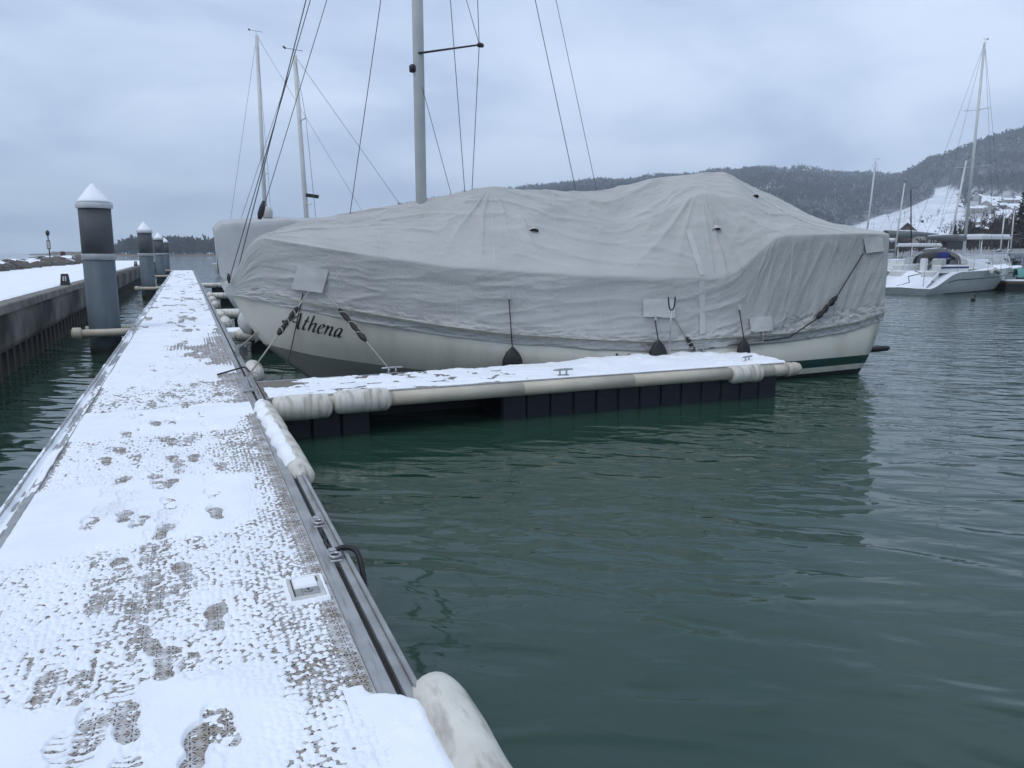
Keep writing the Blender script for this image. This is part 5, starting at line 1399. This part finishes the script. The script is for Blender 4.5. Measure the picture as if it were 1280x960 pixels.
# ---- the next sailboat along the dock with the tallest of the left masts
t, L = boatroot('sailboat', 'white sailboat farther along the dock with the tall thin left mast', (9.6, 36.5), (1.35, 36.5))
nr_, gr_ = gen_hull(L, 3.0, 1.3, 1.05, 1.0); hull_obj(t, nr_, gr_, 'white', 'dark'); cabin(t, 2.0, 5.4, 1.0, .7, 1.05, 1.55)
rails(t, nr_, .6)
dB = 36.5 * math.cos(YAW) + 4.3 * math.sin(YAW); mB = at(331, 285, dB); um = 9.6 - mB[0]; zt = float(at(326, 47, dB)[2])
mastset(t, um, 1.3, zt, .10, 'sparw', ((.42, .9),), L, 2.9, .05, True, 1.1, (2.3, 3.2))
# ---- boats and fingers farther along the dock's right side
def finger_far(y, label, L=6.0):
    t = thing('finger_pontoon', label, 'pontoon', (.74, y, 0), 0, 'finger pontoons farther along the dock')
    b = MB(); b.box(0, L, 0, .9, .36, .5, ch=.01); b.build('deck', 'snow', t)
    b = MB(); b.tube([(.12, -.09, .42), (L, -.09, .42), (L + .1, -.06, .42)], [.09, .09, .06], 12); b.build('edge_tube', 'tube', t)
    b = MB(); b.box(.5, L - .2, .05, .85, -.3, .36); b.build('float', 'blackfloat', t)
    for k in range(2):
        b = MB(); b.tube([(.16 + k * .62, -.12, .42), (.2 + k * .62, -.12, .42), (.7 + k * .62, -.12, .42), (.74 + k * .62, -.12, .42)], [.08, .135, .135, .08], 14); b.build('sleeve_fender', 'fender', t)
finger_far(17.4, 'finger pontoon just behind the bow of the large sailboat')
finger_far(23.6, 'finger pontoon in front of the grey covered boat')
finger_far(33.8, 'finger pontoon beyond the grey covered boat')
finger_far(45.0, 'small distant finger pontoon near the end of the dock')
for i, y in enumerate((19.6, 22.2, 26.5, 29.5, 32.6)):
    tube_fender('dock_fender', ['cream fender on the dock edge, first beyond the bow', 'cream fender on the dock edge, second beyond the bow', 'cream fender on the dock edge, third beyond the bow', 'cream fender on the dock edge, fourth beyond the bow', 'cream fender on the dock edge, fifth beyond the bow'][i],
                [(.82, y, .46), (.82, y + 1.1, .46)], [(0, .07), (.06, .13), (.5, .14), (.94, .13), (1, .07)], n=12)
# ---- a neighbour's bow with anchor and a round buoy, glimpsed past the stem
t, L = boatroot('sailboat', 'neighbouring boat glimpsed behind the cream stem, steel anchor at its bow', (10.4, 16.0), (1.55, 15.6))
nr_, gr_ = gen_hull(L, 2.4, 1.05, .85, .9, rake=.7); hull_obj(t, nr_, gr_, 'white', 'dark')
b = MB(); b.tube([(L - .5, 0, 1.10), (L + .1, 0, 1.12), (L + .28, 0, .98)], .028, 8); an_ = b.build('anchor', 'steel', t)
b = MB(); b.add([(L + .30, 0, 1.0), (L + .10, .20, .72), (L + .42, 0, .42), (L + .10, -.20, .72)], [(0, 1, 2), (0, 2, 3), (0, 2, 1), (0, 3, 2)]); b.build('fluke', 'alu', an_)
b = MB(); b.lathe([(.02, -.24), (.14, -.2), (.22, -.08), (.24, .05), (.20, .16), (.10, .24), (.05, .27)], (0, 0, 0), 22)
tb = thing('mooring_buoy', 'round grey-white buoy fender hanging beside the cream stem', 'buoy', (1.05, 15.0, .88)); b.build('ball', 'plastic', tb)
b = MB(); b.tube([(0, 0, .25), (.25, .2, .42)], .012, 6); b.build('lanyard', 'cord', tb)
pts = [(-.02, 0, -.24)]; b = MB(); b.tube([(.0, -.235 * math.cos(a), .235 * math.sin(a) * 1.0) for a in np.linspace(-1.2, 1.2, 9)], .012, 5); b.build('stripe', 'cord', tb)
t = thing('gangplank', 'grey metal gangway bracket on the dock edge below the buoy', 'bracket', (.80, 15.3, .48))
b = MB(); b.obox((.02, -1.0, -.05), (.12, 1, -.1), 1.2, .03, .12); b.build('side_plate', 'alu', t)
b = MB(); b.obox((.15, -.6, .02), (.12, 1, -.1), .9, .02, .03); b.build('rung_rail', 'alu', t)

# ---- small boats at the far end of the dock
def motorboat(stern, bow, label, L_cab=.5, mt='white', top='greycanvas', roof=True):
    t, L = boatroot('motorboat', label, stern, bow, 'motorboat', 'motorboats in the background')
    nr_, gr_ = gen_hull(L, L * .34, L * .16, L * .13, L * .12, tw=.9, rake=L * .1); hull_obj(t, nr_, gr_, mt, 'dark')
    z = L * .12; cabin(t, L * .25, L * .72, L * .13, L * .09, z, z + L * .13, mt)
    if roof:
        b = MB(); b.box(L * .16, L * .58, -L * .13, L * .13, z + L * .26, z + L * .285, ch=.02); rf = b.build('hardtop', mt, t)
        b = MB(); b.box(L * .17, L * .57, -L * .12, L * .12, z + L * .283, z + L * .30, ch=.02); b.build('roof_snow', 'snow_far', rf)
        for s in (1, -1):
            for q in (.18, .56):
                b = MB(); b.tube([(L * q, s * L * .12, z + .02), (L * q, s * L * .12, z + L * .265)], .035, 6); b.build('roof_post', mt, t)
    rails(t, nr_, .5)
    return t
motorboat((10.0, 60), (2.0, 60), 'white motorboat at the far end of the dock right side')
motorboat((9.5, 76), (2.2, 75.5), 'distant white motorboat beyond the end of the dock', roof=True)

# ---- white sloop moored across the basin on the right
def wp(px, d): return place(np.array(float(px)), d, 0.0)
sa, sb = wp(1129, 40.5), wp(1259, 47.5)
t, L = boatroot('sailboat', 'white sloop with open snowy stern moored across the basin', sa, sb)
nr_, gr_ = gen_hull(L, 3.7, 1.45, 1.22, 1.15, tw=.84, rake=.9, tr_rake=.1, prof=([0, .04, .10, .16, .22, .4, 1], [.34, .42, .72, 1.02, 1.16, 1.2, 1.45]))
gr_ = gr_.copy(); hull_obj(t, nr_, gr_, 'white', None, 'snow_far')
b = MB(); j = 9
b.sheet([[(p[0], -(p[1] + .012), p[2] + dz) for p in nr_[8][6:-1]] for dz in (-.02, .03)]); b.build('stripe', 'dark', t)
b = MB(); j0 = 2
b.sheet([[(p[0], -(p[1] + .01), p[2] + dz) for p in nr_[3][1:-1]] for dz in (-.10, .05)]); b.build('boot_stripe', 'antifoul', t)
b = MB(); rows = [[(u_, y_, z_ + .05 * float(vn(u_ * 3, y_ * 3, 4))) for y_ in np.linspace(-1.25, 1.25, 11)] for u_, z_ in ((.12, .30), (.3, .48), (.55, .60), (.8, .80), (1.1, .95), (1.5, 1.12), (2.4, 1.16))]
b.sheet(rows); b.build('stern_snow', 'snow_far', t)
for sg in (1, -1):
    b = MB(); b.box(.95, 1.5, sg * .85 - .32, sg * .85 + .32, .7, 1.22, ch=.06); b.build('stern_seat', 'white', t)
b = MB(); b.tube([(.25, -1.05, .45), (.3, -1.05, 1.5), (1.2, -1.3, 1.85), (2.0, -1.45, 1.85)], .016, 6); b.tube([(.25, 1.05, .45), (.3, 1.05, 1.5), (1.2, 1.3, 1.85), (2.0, 1.45, 1.85)], .016, 6); b.build('pushpit', 'steel', t)
b = MB(); b.tube([(.2, .3, .42), (.5, -.2, .62), (.9, .1, .92), (1.3, -.4, 1.08), (1.7, .2, 1.2)], .02, 6); b.build('stern_rope', 'cord', t)
cabin(t, 4.6, 8.9, 1.25, .75, 1.25, 1.72)
for s in (1, -1):
    b = MB(); b.box(1.5, 4.5, s * 1.05 - .22, s * 1.05 + .22, 1.1, 1.52, ch=.05); cm = b.build('coaming', 'white', t)
    b = MB(); b.box(1.5, 4.5, s * 1.28 - .006, s * 1.28 + .006, 1.34, 1.42); b.build('coaming_stripe', 'blue', cm)
# sprayhood: an arch with clear front
rows = []
for u_, h_, w_ in ((3.3, .62, 1.18), (3.5, .74, 1.2), (3.75, .76, 1.2), (4.4, .66, 1.15), (5.1, .2, 1.05)):
    rows.append([(u_ , w_ * math.cos(a), 1.55 + h_ * math.sin(a) ** .7) for a in np.linspace(0, math.pi, 15)])
b = MB(); b.sheet(rows[:3]); b.build('sprayhood', 'browncanvas', t)
b = MB(); b.sheet(rows[2:]); b.build('sprayhood_window', 'plastic', t)
b = MB(); b.lathe([(.1, -.34), (.3, -.3), (.36, 0), (.32, .28), (.12, .34)], (3.35, -.45, 1.86), 14); b.build('blue_bundle', 'blue', t)
b = MB(); b.box(2.1, 2.35, -.14, .14, 1.15, 1.85, ch=.04); b.build('steering_pedestal', 'white', t)
b = MB(); b.box(1.55, 2.0, -1.25, -.75, 1.25, 1.85, ch=.05); b.build('dodger_cloth', 'plastic', t)
um = 6.55
mastset(t, um, 1.7, float(at(1240, 52, 44.2)[2]), .082, 'spar', ((.44, 1.0), (.70, .7)), L, 3.5, -.08, True, 1.35, (2.95, 4.3), 'greycanvas')
b = MB(); b.box(um - 2.0, um - .3, -.012, .012, 2.35, 2.85); b.build('spray_panel', 'dark', t)
rails(t, nr_, .62, 8, -2, 5)
b = MB(); b.tube([(L - 1.2, -.72, 2.05), (L - .1, -.25, 2.1), (L + .12, 0, 2.1), (L - .1, .25, 2.1), (L - 1.2, .72, 2.05)], .018, 6); b.tube([(L - .1, -.25, 2.1), (L - .4, -.2, 1.45)], .016, 6); b.tube([(L - .1, .25, 2.1), (L - .4, .2, 1.45)], .016, 6); b.build('pulpit', 'steel', t)
for u_ in (5.6, 6.0):
    b = MB(); b.tube([(u_, -1.95, 1.28), (u_ + .5 * (u_ > 5.8), -1.97, .95 if u_ < 5.8 else 1.1)], [.10, .12], 10); b.build('hull_fender', 'plastic', t)

# ---- other craft behind the sloop
def bgsail(px, d, pxt, yt, label, L=9.0, heading=.5, boom=True, mt='sparw', rad=.085, hullmt='white'):
    c = place(np.array(float(px)), d, 0.); dirv = _rt * math.cos(heading) + _hf * math.sin(heading)
    um = L * .58; stern = c - dirv * um; bow = stern + dirv * L
    t, L2 = boatroot('sailboat', label, stern, bow, 'sailboat', 'sailboats moored in the background')
    nr_, gr_ = gen_hull(L, L * .31, 1.25, 1.0, .95); hull_obj(t, nr_, gr_, hullmt, 'dark'); cabin(t, L * .3, L * .72, L * .1, L * .07, 1.0, 1.45)
    zt = float(at(pxt, yt, d)[2]); shift = (pxt - px) / 975 * d
    mastset(t, um, 1.4, zt, rad, mt, ((.5, .7),), L, L * .3, -shift / max(.3, math.cos(heading)), True, 1.0, (2.3, L * .36) if boom else None)
    rails(t, nr_, .6, 4, -3, 8)
    return t
bgsail(1184, 58, 1205, 199, 'sailboat behind the white sloop with a leaning pale mast', 9.5, .6)
bgsail(1080, 72, 1087, 201, 'sailboat whose mast rises just above the stern of the grey cover', 10, .3)
bgsail(1118, 80, 1125, 229, 'small sailboat with a grey mast before the snowy meadow', 8, .4)
bgsail(1140, 76, 1131, 237, 'sailboat with a dark slanting mast before the snowy meadow', 8, .2, False, 'dark', .07)
bgsail(1250, 88, 1253, 270, 'small sailboat behind the white sloop, left of the dark conifers', 7.5, .9)
bgsail(1263, 92, 1259, 262, 'small sailboat with a short mast at the right edge', 7.5, .9)
def mb_at(px, d, L, heading, label, **k):
    c = place(np.array(float(px)), d, 0.); dirv = _rt * math.cos(heading) + _hf * math.sin(heading); return motorboat(c - dirv * L / 2, c + dirv * L / 2, label, **k)
mb_at(1236, 53, 8.0, .5, 'white motor cruiser with a hardtop behind the sloop')
mb_at(1124, 60, 6.5, .9, 'small motorboat between the grey cover and the sloop stern', roof=False)
mb_at(1160, 66, 7.0, .2, 'white motorboat behind the sprayhood of the sloop')
# teal covered boat at the right edge
c = place(np.array(1306.), 46., 0.); t, L = boatroot('motorboat', 'small boat under a teal tarpaulin at the right edge', c + _rt * 3.0, c - _rt * 1.6 , 'motorboat')
nr_, gr_ = gen_hull(L, 1.9, .8, .7, .7); hull_obj(t, nr_, gr_, 'greycanvas')
b = MB(); rows = []
for f in np.linspace(0, 1, 9):
    rows.append([(L * f, (.95 * math.cos(a)) * (1 - .75 * f ** 3), .72 + (.75 - .25 * f) * abs(math.sin(a)) ** .8) for a in np.linspace(0, math.pi, 11)])
b.sheet(rows); b.build('tarpaulin', 'teal', t)
# floating dock by the sloop's bow
c = place(np.array(1262.), 45.0, 0.); t = thing('floating_dock', 'low snowy dock at the bow of the white sloop', 'dock', tuple(c), math.atan2(_rt[1], _rt[0]))
b = MB(); b.box(-.4, 16, -.6, .9, -.3, .40); b.build('float', 'blackfloat', t)
b = MB(); b.box(-.45, 16, -.65, .95, .40, .55, ch=.02); b.build('deck', 'timber', t)
b = MB(); b.box(-.4, 16, -.6, .9, .545, .60, ch=.02); b.build('deck_snow', 'snow_far', t)
b = MB(); b.tube([(.9, -.75, .15), (1.0, -.75, .15), (1.9, -.75, .15), (2.0, -.75, .15)], [.1, .2, .2, .1], 12); b.build('edge_fender', 'fender', t)
# unstepped mast wrapped in tarp on a trestle, seen past the stern
c0 = place(np.array(1104.), 84.0, 0.); c1 = place(np.array(1170.), 88.0, 0.); dv = np.array(c1 - c0); ln = float(np.linalg.norm(dv))
t = thing('wrapped_spar', 'long spar wrapped in grey-green tarp on the shore beside the cover stern', 'spar', tuple(c0), math.atan2(dv[1], dv[0]))
z_ = float(at(1110, 292.5, 84.)[2]); 
b = MB(); b.tube([(0, 0, z_), (.2, 0, z_), (ln * .5, 0, z_ - .02), (ln * .58, 0, z_ + .06), (ln, 0, z_ - .05)], [.30, .42, .40, .26, .15], 12); b.build('tarp_wrap', 'greentarp', t)
b = MB(); b.tube([(.2, 0, z_ + .38), (ln * .5, 0, z_ + .36), (ln, 0, z_ + .12)], [.12, .16, .06], 8, squash=.6); b.build('tarp_snow', 'snow_far', t)
b = MB(); b.tube([(-.3, 0, z_), (.1, 0, z_)], [.22, .42], 12); b.build('spar_end', 'dark', t)
for q in (.25, .8):
    b = MB(); b.tube([(ln * q, 0, .0), (ln * q, 0, z_ - .2)], .10, 8); b.build('trestle_post', 'timber', t)
# duck
c = uz(1216, 376, 0); t = thing('duck', 'small dark duck swimming in front of the white sloop', 'duck', tuple(c), .4)
b = MB(); b.tube([(-.22, 0, .08), (-.15, 0, .07), (0, 0, .06), (.12, 0, .06), (.2, 0, .09), (.22, 0, .17), (.23, 0, .22), (.27, 0, .23), (.31, 0, .225), (.36, 0, .21)], [.01, .06, .10, .09, .05, .035, .04, .042, .02, .008], 10); b.build('body', 'duck', t)

# ================================================================== SHORE, VILLAGE, TREES
def house_mesh(wm, w_, d_, h_, rh):
    b = MB(); b.box(-w_/2, w_/2, -d_/2, d_/2, -3, h_, 0)
    e = .6
    b.add([(-w_/2-e, -d_/2-e, h_-.3), (w_/2+e, -d_/2-e, h_-.3), (w_/2+e, 0, h_+rh), (-w_/2-e, 0, h_+rh), (-w_/2-e, d_/2+e, h_-.3), (w_/2+e, d_/2+e, h_-.3)], [(0, 1, 2, 3), (3, 2, 5, 4)], 1)
    b.add([(-w_/2, -d_/2, h_), (-w_/2, d_/2, h_), (-w_/2, 0, h_+rh-.2)], [(0, 1, 2)], 0); b.add([(w_/2, -d_/2, h_), (w_/2, d_/2, h_), (w_/2, 0, h_+rh-.2)], [(0, 2, 1)], 0)
    for q in np.linspace(-w_*.32, w_*.32, 3):
        for z in (1.2, 3.9):
            if z + 1.3 < h_: b.box(q-.55, q+.55, -d_/2-.04, -d_/2+.02, z, z+1.3, 2)
    b.box(w_*.2, w_*.2+.7, .5, 1.2, h_, h_+rh+.8, 0)
    return b.mesh('house', [wm, 'snow_far', 'glass'])
HM = [house_mesh('wallp', 12, 9, 5.5, 3.0), house_mesh('wallb', 10, 9, 5.2, 3.4), house_mesh('wallp', 16, 10, 6.0, 2.6), house_mesh('wallb', 9, 8, 4.2, 3.0)]
gh = random.Random(31); hi = 0
def house(px, d, label, group, sc=1.0):
    z = float(terrain_h(np.array(float(px)), np.array(float(d)))); o = obj('house', HM[gh.randrange(4)]); p = place(np.array(float(px)), d, z)
    o.location = tuple(p); o.scale = (sc, sc, sc); o.rotation_euler = (0, 0, -YAW + gh.uniform(-.7, .7)); tag(o, label, 'house', group)
for k, px in enumerate((976, 984, 1000, 1014, 1024, 1034, 1041, 1058, 1100, 1108)):
    house(px, 1452 + gh.uniform(-30, 5), ['first', 'second', 'third', 'fourth', 'fifth', 'sixth', 'seventh', 'eighth', 'ninth', 'tenth'][k] + ' snow-roofed house from the left in the village on the ridge', 'houses on the ridge', .95)
def dep_for(px, y):
    dd = np.linspace(240, 1000, 400); yy_ = ypix(dd, terrain_h(np.full(400, float(px)), dd)); return float(dd[np.argmin(np.abs(yy_ - y))])
for k in range(64):
    px = gh.uniform(1206, 1300); y = gh.uniform(249, 287)
    house(px, dep_for(px, y), 'snow-roofed house in the hillside village right of the meadow', 'houses on the hillside', .5 + .2 * gh.random())
house(1146, 190, 'low dark house with a snowy roof on the near shore', 'shore houses', .7); house(1226, 215, 'shore house with a white roof behind the bare trees', 'shore houses', .6)
house(1163, 150, 'small shore shed with a steep white roof', 'shore houses', .38)

# ---- trees
gb = np.random.default_rng(77); nb2 = 900
bpx = gb.uniform(1085, 1420, nb2); bd = gb.uniform(112, 230, nb2)
V3, F3 = tree_cloud(place(bpx, bd, terrain_h(bpx, bd) - .2), gb.uniform(2.2, 5.2, nb2) * np.interp(bpx, [1085, 1180, 1200, 1400], [.5, .55, 1, 1.1]), 17, 12)
tag(obj('shore_thicket', npmesh('shore_thicket', V3, F3, 'twig', False)), 'reddish brown bare thicket along the near shore on the right', 'thicket', kind='stuff')
def bare_tree(seed, H):
    g = random.Random(seed); tr = MB(); tw = MB()
    def grow(p, d, ln, r, lvl):
        q = p + d * ln * .5 + Vector((g.uniform(-.05, .05), g.uniform(-.05, .05), 0)) * ln; e = p + d * ln
        (tr if lvl < 2 else tw).tube([p, q, e], [r, r * .8, r * .6], 5 if lvl < 2 else 3, caps=False)
        if lvl >= 4: return
        for k in range(3 if lvl < 3 else 4):
            a = g.uniform(0, 6.28); t = g.uniform(.35, .75); nd = (d * math.cos(t) + (d.orthogonal().normalized() * math.cos(a) + d.cross(d.orthogonal()).normalized() * math.sin(a)) * math.sin(t))
            nd = (nd + Vector((0, 0, .18))).normalized(); s = p + d * ln * g.uniform(.55, 1.0); grow(s, nd, ln * g.uniform(.55, .78), max(r * .55, .012), lvl + 1)
    grow(Vector((0, 0, -.3)), Vector((g.uniform(-.05, .05), 0, 1)).normalized(), H * .36, H * .022, 0)
    return tr.mesh('trunk', 'bark'), tw.mesh('crown', 'twig')
BT = [bare_tree(i, 10) for i in range(4)]
def put_tree(px, d, sc, label, group, kind=0, z=None):
    zz = float(terrain_h(np.array(float(px)), np.array(float(d)))) if z is None else z
    p = place(np.array(float(px)), d, zz); t = thing('bare_tree', label, 'tree', tuple(p), gh.uniform(0, 6), group); t.scale = (sc, sc, sc)
    a, c = BT[kind % 4]; obj('trunk', a, t); obj('crown', c, t)
ORD = ['first', 'second', 'third', 'fourth', 'fifth', 'sixth', 'seventh', 'eighth', 'ninth', 'tenth']
for k, (px, y) in enumerate(sorted(((1135, 281), (1146, 278), (1155, 283), (1168, 272), (1160, 277), (1120, 283), (1174, 282), (1127, 272), (1108, 276)))):
    put_tree(px, dep_for(px, y), .9 if k % 2 else .6, ORD[k] + ' small bare fruit tree from the left in the snowy meadow', 'orchard trees', k)
for k in range(26):
    px = gh.uniform(1180, 1330); d = gh.uniform(120, 190)
    put_tree(px, d, gh.uniform(.5, .95), 'bare brown tree on the near shore behind the moored boats', 'shore trees', k)
for k in range(8):
    put_tree(gh.uniform(1120, 1180), gh.uniform(125, 170), gh.uniform(.3, .5), 'bare shrub on the shore behind the wrapped spar', 'shore shrubs', k)
def conifer(seed, H):
    g = random.Random(seed); tr = MB(); tr.tube([(0, 0, -.5), (0, 0, H * .97)], [H * .018, .02], 6); cr = MB(); z = H * .06
    while z < H * .98:
        f = 1 - z / H; rad = H * .20 * f ** .8 + .1; n = int(8 + 8 * f)
        for k in range(n):
            a = g.uniform(0, 6.28); l_ = rad * g.uniform(.6, 1.1); dr = l_ * g.uniform(.15, .5); o = Vector((math.cos(a), math.sin(a), 0)); s = Vector((-math.sin(a), math.cos(a), 0)); p = Vector((0, 0, z + g.uniform(-.2, .2)))
            w_ = l_ * .26; e = p + o * l_ - Vector((0, 0, dr)); m_ = p + o * l_ * .55 - Vector((0, 0, dr * .35))
            mi = 1 if g.random() < .16 else 0
            cr.add([p, m_ + s * w_, e, m_ - s * w_], [(0, 1, 2), (0, 2, 3)], mi)
            cr.add([p, m_ + s * w_ * .6 - Vector((0, 0, w_)), e], [(0, 1, 2)], 0)
        z += H * .022
    return tr.mesh('trunk', 'bark'), cr.mesh('crown', ['needle', 'snow_far'])
CF = [conifer(1, 12), conifer(2, 14)]
def put_con(px, d, sc, label, k):
    zz = float(terrain_h(np.array(float(px)), np.array(float(d)))); p = place(np.array(float(px)), d, zz); t = thing('conifer', label, 'tree', tuple(p), k * 1.3, 'conifers on the shore'); t.scale = (sc,) * 3
    a, c = CF[k % 2]; obj('trunk', a, t); obj('crown', c, t)
put_con(1190, 150, .52, 'frosted conifer on the shore behind the leaning mast', 0)
put_con(1274, 130, .80, 'large dark conifer at the right edge of the picture', 1)
put_con(1287, 126, .88, 'dark conifer cut by the right edge of the picture', 0)
put_con(1262, 150, .55, 'smaller conifer left of the large dark one', 1)

# ================================================================== HAZE
hz = MB(); hz.box(-5010, 5010, -5010, 5010, -4.5, 330)
ho = hz.build('haze', 'snow'); ho.data.materials.clear()
hmz = bpy.data.materials.new('haze_air'); hmz.use_nodes = True
hn, hl = hmz.node_tree.nodes, hmz.node_tree.links; hn.clear()
ou = hn.new('ShaderNodeOutputMaterial'); pv = hn.new('ShaderNodeVolumePrincipled')
pv.inputs['Color'].default_value = (.80, .895, 1.0, 1); pv.inputs['Density'].default_value = .00034; pv.inputs['Anisotropy'].default_value = 0.0
hl.new(pv.outputs[0], ou.inputs['Volume']); ho.data.materials.append(hmz)
tag(ho, 'thin grey winter haze over the lake', 'haze', kind='stuff')
